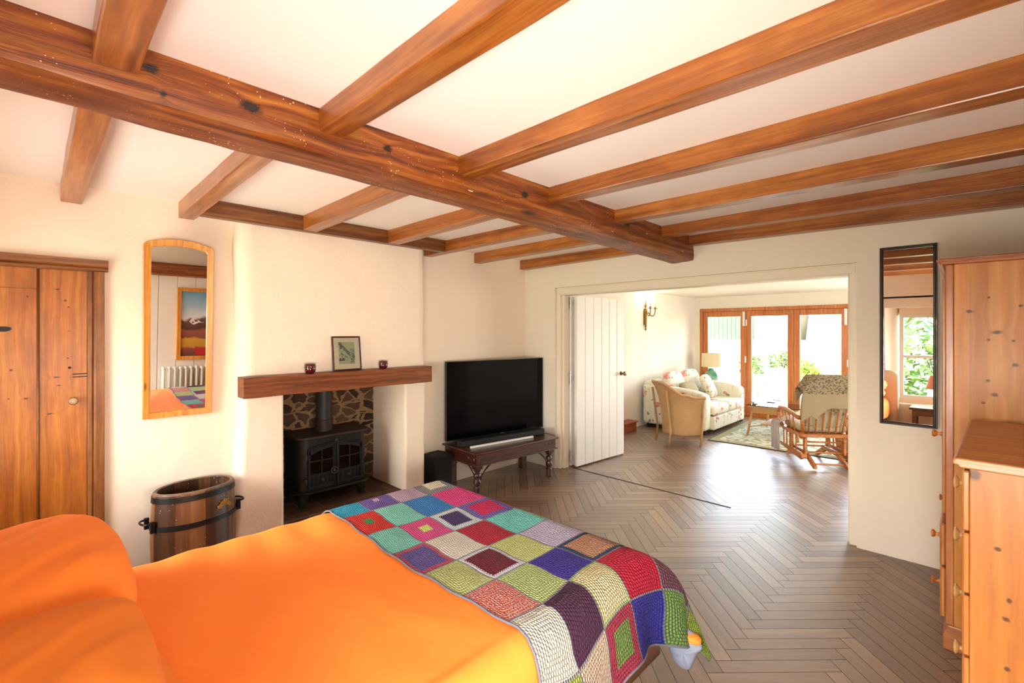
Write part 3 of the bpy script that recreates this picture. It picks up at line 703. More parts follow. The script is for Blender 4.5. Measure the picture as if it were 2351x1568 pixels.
def card(name, P4, mat, parent, uvs=((0, 0), (1, 0), (1, 1), (0, 1)), thick=.002, nrm=(1, 0, 0)):
    b = nb(); ul = b.loops.layers.uv.new('UVMap'); vs = [b.verts.new(p) for p in P4]; f = b.faces.new(vs)
    for l, q in zip(f.loops, uvs): l[ul].uv = q
    back = [b.verts.new(Vector(p)-Vector(nrm)*thick) for p in P4]
    b.faces.new(back[::-1])
    for i in range(4): b.faces.new((vs[i], back[i], back[(i+1) % 4], vs[(i+1) % 4]))
    me = bpy.data.meshes.new(name); b.to_mesh(me); b.free(); me.materials.append(mat)
    o = bpy.data.objects.new(name, me); COL.objects.link(o); o.parent = parent; return o
card('print_sheet', [(.003, -.066, .052), (.003, .066, .052), (.003, .066, .225), (.003, -.066, .225)], m.m, pf, thick=.0005)
obj('picture_glass', boxm(.004, .0055, -W2+.012, W2-.012, .012, HH-.012), M_GLASS, pf)
# two tealight holders
def tealight(x, y, lab, s=1.0):
    t = thing('tealight_holder', lab, 'candle holder', (x, y, 1.2455), group='tealight holders on the mantel')
    b = nb(); pr = [(.022, 0), (.032, .004), (.037, .018), (.0375, .035), (.034, .052), (.036, .068)]
    pi_ = [(r-.003, z) for r, z in pr[::-1] if z > .003]
    lathe(b, [(r*s, z*s) for r, z in pr+pi_+[(.001, .006)]], 28); obj('glass_cup', b, M_CRAN, t, smooth=True)
    b = nb()
    for k in range(10):
        a = 2*PI*k/10; c_ = Vector((math.cos(a)*.0375*s, math.sin(a)*.0375*s, .045*s))
        tube(b, [c_+Vector((-math.sin(a)*.008*math.cos(q), math.cos(a)*.008*math.cos(q), .009*math.sin(q)))*s for q in [i*2*PI/8 for i in range(9)]], .0016*s, 5)
    tube(b, [(math.cos(a)*.0375*s, math.sin(a)*.0375*s, .066*s) for a in [i*2*PI/28 for i in range(29)]], .002*s, 5)
    tube(b, [(math.cos(a)*.038*s, math.sin(a)*.038*s, .056*s) for a in [i*2*PI/28 for i in range(29)]], .0013*s, 5)
    obj('metal_collar', b, M_DBRASS, t, smooth=True)
    b = nb(); lathe(b, [(.018*s, .007*s), (.018*s, .020*s)], 16); obj('tealight', b, plain('pink_wax', 'd98a8a', .6), t)
    return t
tealight(-3.487, 1.425, 'larger cranberry glass tealight holder, left of the print'); tealight(-3.487, 2.028, 'smaller cranberry glass tealight holder, right of the print', .93)

# wood-burning stove
st = thing('wood_stove', 'black cast-iron wood-burning stove with two glazed doors in the fireplace', 'stove', (-3.895, 1.735, .151), -90)
def rrect(x0, x1, y0, y1, r, n=6, corners=(1, 1, 1, 1)):
    P_ = []
    for i, (cx_, cy_, a0) in enumerate(((x1-r, y1-r, 0), (x0+r, y1-r, 90), (x0+r, y0+r, 180), (x1-r, y0+r, 270))):
        if corners[i]:
            for k in range(n+1): a = math.radians(a0+90*k/n); P_.append((cx_+r*math.cos(a), cy_+r*math.sin(a)))
        else: P_.append(((x1, y1), (x0, y1), (x0, y0), (x1, y0))[i])
    return P_
b = nb(); prism(b, rrect(-.285, .285, -.17, .155, .07, 8, (1, 1, 0, 0)), .13, .545, 'z'); auto(obj('stove_body', b, M_IRON, st))
b = nb(); prism(b, rrect(-.31, .31, -.18, .185, .085, 8, (1, 1, 0, 0)), .545, .568, 'z'); auto(obj('stove_top', b, M_IRONT, st, bev=.005))
b = nb(); prism(b, rrect(-.305, .305, -.17, .185, .085, 8, (1, 1, 0, 0)), .112, .132, 'z'); auto(obj('stove_base', b, M_IRON, st, bev=.005))
for sx_, sy_ in ((-1, 1), (1, 1), (-1, -1), (1, -1)):
    b = nb(); x = sx_*.225; y = sy_*.11
    prism(b, [(x-.055*sx_*-1*-1, .112), (x+.055*sx_, .112), (x+.05*sx_, 0), (x+.012*sx_, 0), (x+.0*sx_, .05), (x-.03*sx_, .09)], y-.02, y+.02, 'y')
    obj('leg', b, M_IRON, st, bev=.006)
for i in range(-5, 6):
    if i: obj('air_vent', boxm(i*.036-.006, i*.036+.006, .150, .157, .505, .535), M_SLOT, st)
b = nb(); lathe(b, [(.006, 0), (.006, .015), (.014, .018), (.014, .026), (.004, .03)], 14, M=Matrix.Translation((0, .155, .512)) @ Matrix.Rotation(-PI/2, 4, 'X')); auto(obj('air_knob', b, M_PIPE, st))
for s_ in (-1, 1):
    d = nb(); xa, xb_ = (.004, .232)
    def X_(x): return s_*x
    def bar(x0, x1, z0, z1, y0=.155, y1=.172): bx(d, min(X_(x0), X_(x1)), max(X_(x0), X_(x1)), y0, y1, z0, z1)
    bar(xa, xb_, .150, .175); bar(xa, xa+.022, .175, .475); bar(xb_-.022, xb_, .175, .455); bar(xa+.022, xb_-.022, .245, .265); bar(xa+.022, xb_-.022, .175, .245, .155, .163)
    tube(d, [(X_(xa+.006), .174, .155), (X_(xb_-.006), .174, .155), (X_(xb_-.006), .174, .462), (X_(.12), .174, .482), (X_(xa+.006), .174, .488), (X_(xa+.006), .174, .155)], .005, 6)
    ar = [(X_(xa), .500)]+[(X_(xa+(xb_-xa)*t), .500-.032*t*t) for t in (0, .2, .4, .6, .8, 1)][1:]
    top = ar[:]; bot = [(X_(xa+(xb_-xa)*t), .462-.055*t*t) for t in (1, .8, .6, .4, .2, 0)]
    prism(d, top+bot, .155, .172, 'y')
    for k in range(5): x = xa+.04+k*.036; bar(x, x+.007, .180, .240, .163, .170)
    dd = auto(obj('stove_door', d, M_IRON, st, bev=.0025), 40)
    g_ = nb(); x = xa+(xb_-xa)/2; bx(g_, X_(x)-.004, X_(x)+.004, .158, .170, .262, .47); bx(g_, min(X_(xa+.02), X_(xb_-.02)), max(X_(xa+.02), X_(xb_-.02)), .158, .170, .362, .370); obj('glazing_bar', g_, M_IRON, dd)
    obj('stove_pane', boxm(min(X_(xa+.015), X_(xb_-.015)), max(X_(xa+.015), X_(xb_-.015)), .1565, .159, .255, .475), M_SGLASS, dd)
    for z in (.215, .405):
        h = nb(); lathe(h, [(.009, -.022), (.011, -.018), (.011, .018), (.009, .022)], 10, c=(X_(xb_+.012), .166, z)); bx(h, X_(xb_+.012)-.02, X_(xb_+.012)+.02, .153, .166, z-.01, z+.01); auto(obj('door_hinge', h, M_PIPE, dd))
b = nb()
tube(b, [(.018+.026*math.cos(a), .178, .268+.026*math.sin(a)) for a in [i*2*PI/20 for i in range(21)]], .005, 6); lathe(b, [(.014, 0), (.012, .008), (.002, .010)], 14, M=Matrix.Translation((.018, .172, .268)) @ Matrix.Rotation(-PI/2, 4, 'X'))
auto(obj('door_latch', b, M_PIPE, st))
for s_ in (-1, 1):
    b = nb(); lathe(b, [(.014, 0), (.014, .006), (.006, .012)], 14, M=Matrix.Translation((s_*.11, .165, .205)) @ Matrix.Rotation(-PI/2, 4, 'X')); auto(obj('air_spinner', b, M_PIPE, st))
b = nb(); bx(b, -.24, .24, -.15, .14, .14, .54); obj('firebox', b, plain('firebrick', '6a4a33', .9, var=.4), st)
b = nb(); lathe(b, [(.072, .568), (.072, .66), (.066, .662)], 28, c=(.02, -.02, 0)); auto(obj('flue_collar', b, M_IRONT, st))
b = nb(); lathe(b, [(.063, .662), (.063, 1.40)], 28, c=(.02, -.02, 0)); auto(obj('flue_pipe', b, M_PIPE, st))

# ---------------------------------------------------------------- television corner
TB = (-3.24, 2.83); TR = -math.degrees(math.atan(.086))
tv = thing('television', 'large flat black television standing on the dark table', 'television', (-3.625, 3.485, .426), 0)
# local: screen spans local x (world y), faces local -y (world +x)
tv.rotation_euler = (0, 0, math.atan2(1, .16))
b = nb(); bx(b, -.628, .628, .0, .028, .026, .826); obj('tv_body', b, M_BLACK, tv, bev=.003)
b = nb(); bx(b, -.622, .622, -.002, .0, .038, .820); obj('tv_panel', b, M_SCREEN, tv)
b = nb(); 
for a in ((-.628, -.625, .026, .826), (.625, .628, .026, .826), (-.625, .625, .823, .826)): bx(b, a[0], a[1], -.004, .001, a[2], a[3])
obj('tv_bezel', b, plain('tv_edge', '6c6a66', .35, .8), tv)
obj('maker_badge', boxm(.035, .085, -.004, -.001, .029, .036), M_STEEL, tv)
for s_ in (-1, 1): b = nb(); bx(b, s_*.42-.012, s_*.42+.012, -.03, .10, 0, .010); bx(b, s_*.42-.010, s_*.42+.010, .004, .024, .01, .04); obj('tv_foot', b, M_BLACK, tv)
TBL = thing('low_table', 'low dark walnut table with turned legs under the television', 'table', (-3.24, 2.83, 0), TR)
# local: x from -.56 to 0, y 0..1.10
Z0 = .424
b = nb(); bx(b, -.575, .0, 0, 1.105, Z0-.018, Z0); obj('tabletop', b, M_DARKW, TBL, bev=.006)
b = nb()
for a in ((-.55, -.53, .025, 1.08), (-.045, -.025, .025, 1.08), (-.53, -.045, .025, .045), (-.53, -.045, 1.06, 1.08)): bx(b, a[0], a[1], a[2], a[3], Z0-.115, Z0-.018)
obj('apron', b, M_DARKW, TBL)
b = nb(); bx(b, -.568, -.01, .008, 1.097, Z0-.128, Z0-.115); obj('apron_moulding', b, M_DARKW, TBL, bev=.004)
for lx in (-.50, -.075):
    for ly in (.075, 1.03):
        b = nb(); bx(b, lx-.037, lx+.037, ly-.037, ly+.037, Z0-.165, Z0-.128)
        if lx > -.3: lathe(b, [(.022, 0), (.032, .004), (.031, .09), (.022, .10), (.033, .115), (.036, .14), (.028, .165), (.018, .172), (.034, .185), (.036, .20), (.030, .215), (.018, .222), (.022, .228), (.034, .245), (.036, .26)], 20, c=(lx, ly, 0))
        else: bx(b, lx-.033, lx+.033, ly-.033, ly+.033, 0, Z0-.165)
        auto(obj('leg', b, M_DARKW, TBL, bev=.002))
for lx, ly, dx, dy in ((-.075, .075, -1, 0), (-.075, .075, 0, 1), (-.075, 1.03, 0, -1)):
    for o_ in (0, .03):
        b = nb(); tube(b, [(lx+dx*(.034+t*t*(.13+o_))*1.0, ly+dy*(.034+t*t*(.13+o_)), .12+o_*.3+(Z0-.13-.12-o_*.3)*t) for t in [i/8 for i in range(9)]], .004, 6); obj('iron_brace', b, M_IRON, TBL, smooth=True)
for x, y in ((-.0, .06), (-.0, .16), (-.0, .94), (.0, 1.03)): b = nb(); lathe(b, [(.016, 0), (.014, .004), (.010, .003), (.006, .006), (.001, .006)], 12, M=Matrix.Translation((-.026, y, Z0-.066)) @ Matrix.Rotation(PI/2, 4, 'Y')); auto(obj('carved_stud', b, M_DARKW, TBL))
for x in (-.06, -.15): b = nb(); lathe(b, [(.016, 0), (.014, .004), (.010, .003), (.006, .006), (.001, .006)], 12, M=Matrix.Translation((x, .026, Z0-.066)) @ Matrix.Rotation(PI/2, 4, 'X')); auto(obj('carved_stud', b, M_DARKW, TBL))
sb = thing('soundbar', 'long black soundbar lying in front of the television', 'soundbar', (-3.475, 3.42, .425), math.degrees(math.atan2(.985, .173)))
b = nb(); bx(b, -.525, .525, -.045, .055, .0, .056); obj('soundbar_body', b, M_FABBLK, sb, bev=.01, seg=3)
b = nb(); bx(b, -.525, .525, -.04, .05, .0565, .058); obj('soundbar_trim', b, M_BLACK, sb)
sp = tag(obj('sensor_strip', boxm(-.39, .39, -.013, .013, 0, .018), M_WHITE, bev=.002, loc=(-3.385, 3.33, .425), rot=(0, 0, math.atan2(.768, .114))), 'long thin white strip lying on the table in front of the soundbar', 'strip')
sw = thing('subwoofer', 'black box subwoofer on the floor between chimney and low table', 'speaker', (-3.715, 2.74, 0), 4)
b = nb(); bx(b, -.095, .115, -.105, .105, .012, .365); obj('speaker_box', b, M_FABBLK, sw, bev=.012, seg=3)
b = nb(); bx(b, -.085, .105, -.095, .095, 0, .012); obj('speaker_foot', b, M_BLACK, sw)
b = nb(); tube(b, [(-3.70, 2.852, .16), (-3.69, 2.90, .17), (-3.67, 2.96, .24), (-3.66, 2.98, .285), (-3.66, 3.0, .288)], .003, 6); tag(obj('speaker_cord', b, M_GREYCORD), 'thin black cord from the subwoofer up to the low table', 'cord')
# ---------------------------------------------------------------- bed
bed = thing('bed', 'double bed with a dark wooden frame and pale padded headboard', 'bed', (-1.68, .76, 0))
b = nb()
bx(b, -.735, -.705, -1.02, 1.10, .18, .33); bx(b, .712, .742, -1.02, 1.10, .18, .33); bx(b, -.705, .712, 1.07, 1.10, .18, .33); bx(b, -.66, .66, -.85, -.80, .17, .19); bx(b, -.66, .66, .80, .85, .17, .19)
obj('bed_frame', b, M_FRAMEW, bed, bev=.004)
for sx_ in (-1, 1):
    for sy_ in (-.98, 1.05): obj('leg', boxm(sx_*.60-.03, sx_*.60+.03, sy_*.8-.03, sy_*.8+.03, 0, .19), M_FRAMEW, bed, bev=.004)
obj('mattress', boxm(-.70, .70, -1.02, 1.03, .33, .56), M_WHITE, bed, bev=.05, seg=4)
b = nb(); prism(b, rrect(-.80, .86, .25, 1.0, .09, 8, (1, 1, 0, 0)), -1.13, -1.05, 'y'); auto(obj('headboard', b, M_HEADB, bed, bev=.015, seg=3))
# cloth laid over the bed: flat top, rounded edges, hanging sides
EXL, EXR, EYF, RR = -2.33, -1.015, 1.735, .10
def drape(a, c, z0=.62, off=0.0, flare=.45, wave=0.0, side_amp=1.0):
    """a: distance across (x on the flat), c: distance along (y on the flat) -> point on the cloth"""
    R_ = RR+off
    def ed(d):
        if d <= 0: return 0.0, 0.0
        th = d/R_
        if th < PI/2: return R_*math.sin(th), R_*(1-math.cos(th))
        return R_, R_+(d-R_*PI/2)
    dx, dy = 0.0, 0.0; x, y = a, c; vx = vy = 0.0
    if a > EXR: dx, vx = ed(a-EXR); x = EXR+dx
    if a < EXL: dx, vx = ed(EXL-a); x = EXL-dx
    if c > EYF: dy, vy = ed(c-EYF); y = EYF+dy
    v = math.hypot(vx, vy); m_ = min(vx, vy)
    sg = 1 if a > -1.6 else -1
    x += sg*flare*m_*.75; y += flare*m_*.9
    z = z0+off-v
    fm = max(0, 1-m_/.14)
    if vx > .1: x += fm*sg*wave*(vx-.1)*(.62+.30*math.sin(c*17+.6)+.30*math.sin(c*9.2+2))
    if vy > .1: y += fm*wave*(vy-.1)*(math.sin(a*15)*.5+.4)
    return x, y, z
def bulge(x, y):  # gentle unevenness of the duvet
    return .012*math.sin(x*2.3+.5)*math.sin(y*2.1+.4)+.006*wob(x*1.6+y*2.1, 1, 3)+.004*wob(y*3-x*1.2, 1, 1)
dv = nb()
A0_, A1_, C0_, C1_ = -2.33-.42, -1.015+.30, -.28, 1.735+.34
def fd(u, v):
    a = A0_+(A1_-A0_)*u; c = C0_+(C1_-C0_)*v
    x, y, z = drape(a, c, .62, 0, .12, .10)
    k = 1 if EXL < a < EXR and c < EYF else .4
    z += bulge(a, c)*k
    # crease lines running across near the blanket edge and at the near edge
    z += .0035*math.sin((c*34+1.5*math.sin(a*3)))*math.exp(-((a+2.25)/.30)**2)*(1 if c < 1.1 else .2)
    return (x, y, z)
grid(dv, fd, 130, 150)
duv = thing('duvet', 'orange duvet with a grey underside spread over the bed', 'duvet', (0, 0, 0))
M_DUV = N('duvet_cloth')
g_ = M_DUV.n('NewGeometry')
o = obj('duvet_cover', dv, M_ORANGE, duv, smooth=True)
# grey lining showing at the foot corner
def wedge(name, pts, y0, y1, mat):
    b = nb(); n = len(pts); cx_ = sum(p[0] for p in pts)/n; cz_ = sum(p[1] for p in pts)/n; R_ = []
    for k, (yy, sc_) in enumerate(((y0, .0), (y0+.002, .55), (y0+.014, .9), ((y0+y1)/2, 1.0), (y1-.014, .9), (y1-.002, .55))):
        R_.append([b.verts.new((cx_+(x-cx_)*sc_ if sc_ else cx_+(x-cx_)*.05, yy+.006*math.sin(i*2.3+k), cz_+(z-cz_)*max(sc_, .05))) for i, (x, z) in enumerate(pts)])
    for A, B in zip(R_, R_[1:]):
        for i in range(n): b.faces.new((A[i], A[(i+1) % n], B[(i+1) % n], B[i]))
    b.faces.new(R_[0]); b.faces.new(R_[-1][::-1])
    return obj(name, b, mat, duv, smooth=True, sub=1)
wedge('duvet_lining_corner', [(-.935, .30), (-.84, .32), (-.80, .285), (-.780, .262), (-.778, .250), (-.800, .226), (-.814, .19), (-.826, .150), (-.834, .132), (-.865, .126), (-.905, .138), (-.925, .172), (-.938, .22)], 1.885, 1.945, M_GREYL)
wedge('duvet_edge_corner', [(-.93, .30), (-.81, .30), (-.782, .282), (-.784, .264), (-.80, .258), (-.86, .272), (-.93, .275)], 1.880, 1.945, M_ORANGE)

# crochet blanket: squares with their own yarn colours
cr = N('crochet_wool')
ca = cr.n('Attribute', attribute_name='yarn_outer'); cb = cr.n('Attribute', attribute_name='yarn_inner'); ci = cr.n('Attribute', attribute_name='inner_size'); cm = cr.n('Attribute', attribute_name='mottle')
uv = cr.n('UVMap'); se = cr.n('SeparateXYZ'); cr.set(se.inputs[0], uv.outputs[0])
px_ = cr.math('SUBTRACT', cr.math('FRACT', se.outputs[0]), .5); py_ = cr.math('SUBTRACT', cr.math('FRACT', se.outputs[1]), .5)
ax_, ay_ = cr.math('ABSOLUTE', px_), cr.math('ABSOLUTE', py_)
r_ = cr.math('MAXIMUM', ax_, ay_); t_ = cr.math('MINIMUM', ax_, ay_)
NR = 17.0
jit = cr.noise(uv.outputs[0], 9, 2, .5)
rr_ = cr.math('ADD', cr.math('MULTIPLY', r_, NR), cr.math('MULTIPLY', jit, .25)); fr = cr.math('FRACT', rr_); idx = cr.math('FLOOR', rr_)
ringh = cr.math('SINE', cr.math('MULTIPLY', fr, PI))
tt = cr.math('ADD', cr.math('MULTIPLY', t_, NR*.95), cr.math('MULTIPLY', cr.math('MODULO', idx, 2.0), .5)); ft_ = cr.math('FRACT', tt)
puff = cr.math('SINE', cr.math('MULTIPLY', ft_, PI))
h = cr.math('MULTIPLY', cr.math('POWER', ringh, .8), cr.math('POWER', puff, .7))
zig = cr.math('MULTIPLY', cr.math('SUBTRACT', puff, .5), .035)
inner = cr.math('LESS_THAN', cr.math('ADD', r_, zig), ci.outputs['Fac'])
col = cr.mix(inner, ca.outputs['Color'], cb.outputs['Color'])
mo = cr.noise(uv.outputs[0], 38, 2, .5)
col = cr.mix(cr.math('MULTIPLY', cm.outputs['Fac'], cr.math('GREATER_THAN', mo, .52)), col, hx('ffe0d0'))
col = cr.mix(cr.math('MULTIPLY', cr.math('SUBTRACT', 1.0, h), .12), col, cr.mix(1.0, col, (.55, .55, .55, 1), 'MULTIPLY'))  # shade between the stitches mixed into the yarn colour
fz = cr.noise(uv.outputs[0], 220, 2, .6)
col = cr.mix(.35, col, cr.ramp(fz, [(.3, (.85, .85, .85, 1)), (.7, (1.45, 1.45, 1.45, 1))]), 'MULTIPLY')
seam = cr.math('GREATER_THAN', r_, .484)
col = cr.mix(seam, col, hx('8d8d93'))
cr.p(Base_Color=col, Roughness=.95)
cr.bump(cr.math('ADD', h, cr.math('MULTIPLY', fz, .3)), 1.0, .02)
hole = cr.math('MULTIPLY', cr.math('LESS_THAN', ringh, .50), cr.math('LESS_THAN', puff, .52)); hole = cr.math('MULTIPLY', hole, cr.math('GREATER_THAN', r_, .08)); hole = cr.math('MULTIPLY', hole, cr.math('LESS_THAN', r_, .47))
cr.p(Alpha=cr.math('SUBTRACT', 1.0, cr.math('MULTIPLY', hole, .85)))
ROWS = [  # rows towards the foot; columns from the fireplace side to the near side: outer, inner, inner half-size, mottle
 [('2a8f9a',), ('12a9d6',), ('ea2a14', '0f9a5c', .13), ('8fe0d0',), ('dc5567', '7360ac', .40), ('dbe08f',), ('f0624c', 'f0624c', 0, 1), ('fbf0d8',), ('b3bf55',), ('a8b64a',)],
 [('9a7ab0',), ('7358ae', 'c9a3c8', .10), ('8ce0d0',), ('f2529a', 'e9f58a', .15), ('fbeedd',), ('f3eef6', '7c0a26', .40), ('cddc8c',), ('552044',), ('f2ccb2',), ('d8b49a',)],
 [('8f8890',), ('cdaec8',), ('2f84d2',), ('e2edf0', '472a6e', .33), ('cc0a32',), ('e2e48c',), ('4530a8',), ('cfdc86', 'fde6b0', .44), ('bc3450', '7c9a48', .28), ('bc3450',)],
 [('8a8a88',), ('8f8b8c', 'f0e6cc', .26), ('f23c8e',), ('7a60b8', 'e60a5c', .34), ('7fe0d2',), ('d8cae0',), ('2f4468', 'd59a76', .40), ('d80638',), ('3630ac',), ('3630ac',)],
 [('7c6c62',), ('94765f',), ('84c8a0', 'f0dc8c', .0), ('f0604c',), ('efd878', '7a3050', .2), ('77606c',), ('4f94cc',), ('7c4858',), ('7fa454',), ('9ab04a',)],
 [('6c8f5a',), ('c77a58',), ('5f80b0',), ('d9c58a',), ('8a5a80',), ('5aa08f',), ('c04a60',), ('98ae42',), ('a4bc3c',), ('a4bc3c',)]]
UC = [-2.655, -2.42, -2.185, -1.925, -1.700, -1.478, -1.262, -1.055, -.83, -.625]
VC = [1.035, 1.195, 1.370, 1.550, 1.780, 1.990, 2.17]
def lerp_tab(T, x):
    i = max(0, min(len(T)-2, int(math.floor(x)))); return T[i]+(T[i+1]-T[i])*(x-i)
b = nb(); SD = 20
uvl = b.loops.layers.uv.new('UVMap'); l1 = b.faces.layers.float_color.new('yarn_outer'); l2 = b.faces.layers.float_color.new('yarn_inner'); l3 = b.faces.layers.float.new('inner_size'); l4 = b.faces.layers.float.new('mottle')
NU, NV = 9, 6; V = {}
for i in range(NU*SD+1):
    for j in range(NV*SD+1):
        u, v = i/SD, j/SD
        a = lerp_tab(UC, u); c = lerp_tab(VC, v)
        c += .005*math.sin(u*PI*2)+.012*math.sin(u*1.1)       # uneven edge
        pass
        if u > 6: a += (.05*math.sin(v*1.6+.3))*(u-6)/3
        x, y, z = drape(a, c, .62, .012, .52, .42)
        k = 1 if EXL < a < EXR and c < EYF else .4
        pu = abs(math.sin(u*PI)*math.sin(v*PI))
        z += bulge(a, c)*k+.004*pu
        V[i, j] = b.verts.new((x, y, z))
for i in range(NU*SD):
    for j in range(NV*SD):
        f = b.faces.new((V[i, j], V[i+1, j], V[i+1, j+1], V[i, j+1]))
        spec = ROWS[j//SD][i//SD]; co = hx(spec[0]); cin = hx(spec[1]) if len(spec) > 1 else co
        f[l1] = co; f[l2] = cin; f[l3] = spec[2] if len(spec) > 2 else 0.0; f[l4] = .8 if len(spec) > 3 else 0.0; f.smooth = True
        for l, (p, q) in zip(f.loops, ((i, j), (i+1, j), (i+1, j+1), (i, j+1))): l[uvl].uv = (p/SD, q/SD)
hem = [V[i, 0].co.copy() for i in range(0, NU*SD+1, 4)]+[V[NU*SD, j].co.copy() for j in range(4, NV*SD+1, 4)]+[V[i, NV*SD].co.copy() for i in range(NU*SD-4, -1, -4)]
bl = thing('crochet_blanket', 'multicoloured crochet patchwork blanket of granny squares over the foot of the bed', 'blanket')
o = obj('blanket_squares', b, cr.m, bl); md = o.modifiers.new('solidify', 'SOLIDIFY'); md.thickness = .004; md.offset = 1
b = nb(); tube(b, hem, .0042, 6); obj('blanket_hem', b, plain('grey_wool', '6c6d78', .95, bump=.6, bscale=300), bl, smooth=True)

# pillows
def pillow(name, lab, c, w_, d, h, rx=0, rz=0, mat=None, seed=0, parent=None, cat='pillow', group=None):
    b = nb(); n = 40
    def sh(u, v, s):
        x = (u-.5)*2; y = (v-.5)*2
        e = max(0, (1-abs(x)**3.6)*(1-abs(y)**3.2))**.40
        corner = 1
        xx = x*(1-.11*y*y*x*x); yy = y*(1-.13*x*x*y*y)
        z = s*e*h/2*(1+.05*wob(x*3+y*2, 1, seed))
        z += s*.035*h*math.sin(9*x+3*y+seed)*abs(x)**2*e+s*.03*h*math.sin(8*y-4*x+seed)*abs(y)**3*e
        return (xx*w_/2*corner, yy*d/2*corner, z)
    grid(b, lambda u, v: sh(u, v, 1), n, n); grid(b, lambda u, v: sh(1-u, v, -1), n, n)
    bmesh.ops.remove_doubles(b, verts=b.verts, dist=.0008)
    o = obj(name, b, mat or M_ORANGE, parent, smooth=True, loc=c); o.rotation_euler = (math.radians(rx), 0, math.radians(rz))
    if cat: tag(o, lab, cat, group)
    return o
pillow('pillow', 'plump orange pillow on the far side of the bed head, by the old door', (-2.02, -.03, .765), .78, .50, .30, 4, 2, M_ORANGE, 1, group='orange pillows at the bed head')
pillow('pillow', 'ochre orange pillow nearest the camera, topmost of two', (-1.27, -.04, .81), .72, .47, .20, 3, -3, M_ORANGE2, 4, group='orange pillows at the bed head')
pillow('pillow', 'ochre orange pillow lying under the nearest pillow', (-1.30, -.01, .69), .74, .52, .16, 0, 2, M_ORANGE2, 8, group='orange pillows at the bed head')

# ---------------------------------------------------------------- things behind the camera, seen in the mirrors
bt = thing('bedside_table', 'small dark wooden bedside table under the window, seen in the black mirror', 'table', (-.44, -.225, 0))
b = nb(); bx(b, -.24, .24, -.19, .19, .50, .53); obj('tabletop', b, M_DARKW, bt, bev=.005)
b = nb(); bx(b, -.21, .21, -.16, .16, .42, .50); obj('apron', b, M_FRAMEW, bt)
for sx_ in (-1, 1):
    for sy_ in (-1, 1): obj('leg', boxm(sx_*.19-.02, sx_*.19+.02, sy_*.14-.02, sy_*.14+.02, 0, .42), M_FRAMEW, bt)
bl_ = thing('bedside_lamp', 'bedside lamp with a pale pink shade on the dark bedside table', 'lamp', (-.40, -.24, .5305))
b = nb(); lathe(b, [(.055, 0), (.05, .02), (.02, .05), (.03, .10), (.012, .17), (.010, .25)], 20); auto(obj('lamp_base', b, M_BRASS, bl_))
b = nb(); grid(b, lambda u, v: ((.12-.04*v)*math.cos(2*PI*u), (.12-.04*v)*math.sin(2*PI*u), .25+.18*v), 28, 3, closeu=True); obj('lamp_shade', b, plain('pink_shade', 'd8a79a', .9), bl_, smooth=True)
tag(obj('curtain_pole', boxm(-1.3, .45, YC+.06, YC+.085, 2.03, 2.055), M_IRON, bev=.008), 'dark curtain pole above the bedroom window, seen in the black mirror', 'curtain pole')
m = N('curtain_red'); v = m.coords(scale=(1, 1, 1)); w_ = m.voro(v, 22, 'DISTANCE_TO_EDGE'); m.p(Base_Color=m.mix(m.math('LESS_THAN', w_, .06), hx('9c2a30'), hx('c8746a')), Roughness=.9)
b = nb(); grid(b, lambda u, v: (-1.34+.37*u*(1-.12*v), YC+.07+.025*math.sin(u*PI*7), .75+1.28*v), 60, 8); tag(obj('curtain', b, m.m, smooth=True, sol=.004), 'red patterned curtain hanging left of the window, seen in the black mirror', 'curtain')
# painting and radiator on the boarded wall, seen in the arched mirror
pt = thing('framed_painting', 'large framed landscape painting of hills, seen in the arched mirror', 'painting', (XD-.014, 1.75, .70))
PW_, PH_ = .78, 1.0
b = nb()
for a in ((-PW_/2, -PW_/2+.05, 0, PH_), (PW_/2-.05, PW_/2, 0, PH_), (-PW_/2+.05, PW_/2-.05, 0, .05), (-PW_/2+.05, PW_/2-.05, PH_-.05, PH_)): bx(b, -.03, 0, a[0], a[1], a[2], a[3])
obj('picture_frame', b, M_MIRF, pt, bev=.004)
m = N('landscape_canvas'); uv = m.n('UVMap'); sp = m.n('SeparateXYZ'); m.set(sp.inputs[0], uv.outputs[0]); U, V_ = sp.outputs[0], sp.outputs[1]
nz = m.math('MULTIPLY', m.math('SUBTRACT', m.noise(uv.outputs[0], 2.6, 4, .6), .5), .25); vh = m.math('ADD', V_, nz)
c = m.ramp(vh, [(0, hx('5d3427')), (.10, hx('8a3a34')), (.14, hx('b58a2c')), (.27, hx('c79a34')), (.30, hx('7c4436')), (.40, hx('96523f')), (.43, hx('50322a')), (.56, hx('6a4a40')), (.60, hx('dfe6ea')), (.75, hx('a9c8dc')), (1.0, hx('5f9cc8'))])
sn = m.math('MULTIPLY', m.math('GREATER_THAN', m.noise(uv.outputs[0], 6, 3, .6, 1.5), .58), m.math('MULTIPLY', m.math('GREATER_THAN', vh, .50), m.math('LESS_THAN', vh, .60)))
rb = m.math('MULTIPLY', m.math('LESS_THAN', m.math('ABSOLUTE', m.math('SUBTRACT', U, .42)), .17), m.math('LESS_THAN', m.math('ABSOLUTE', m.math('SUBTRACT', V_, .07)), .055))
c = m.mix(sn, c, hx('e8e4e0')); c = m.mix(rb, c, hx('b01820')); m.p(Base_Color=c, Roughness=.7)
card('canvas', [(-.018, PW_/2-.05, .05), (-.018, -PW_/2+.05, .05), (-.018, -PW_/2+.05, PH_-.05), (-.018, PW_/2-.05, PH_-.05)], m.m, pt, nrm=(-1, 0, 0), uvs=((1, 0), (0, 0), (0, 1), (1, 1)))
for z, dy in ((.66, .0), (.50, -.06)): b = nb(); prism(b, [(.10+dy, z+.10), (.14+dy, z+.12), (.12+dy, z+.10), (.16+dy, z+.085), (.115+dy, z+.092), (.09+dy, z+.075)], -.0205, -.0185, 'x'); obj('painted_bird', b, M_BLACK, pt)
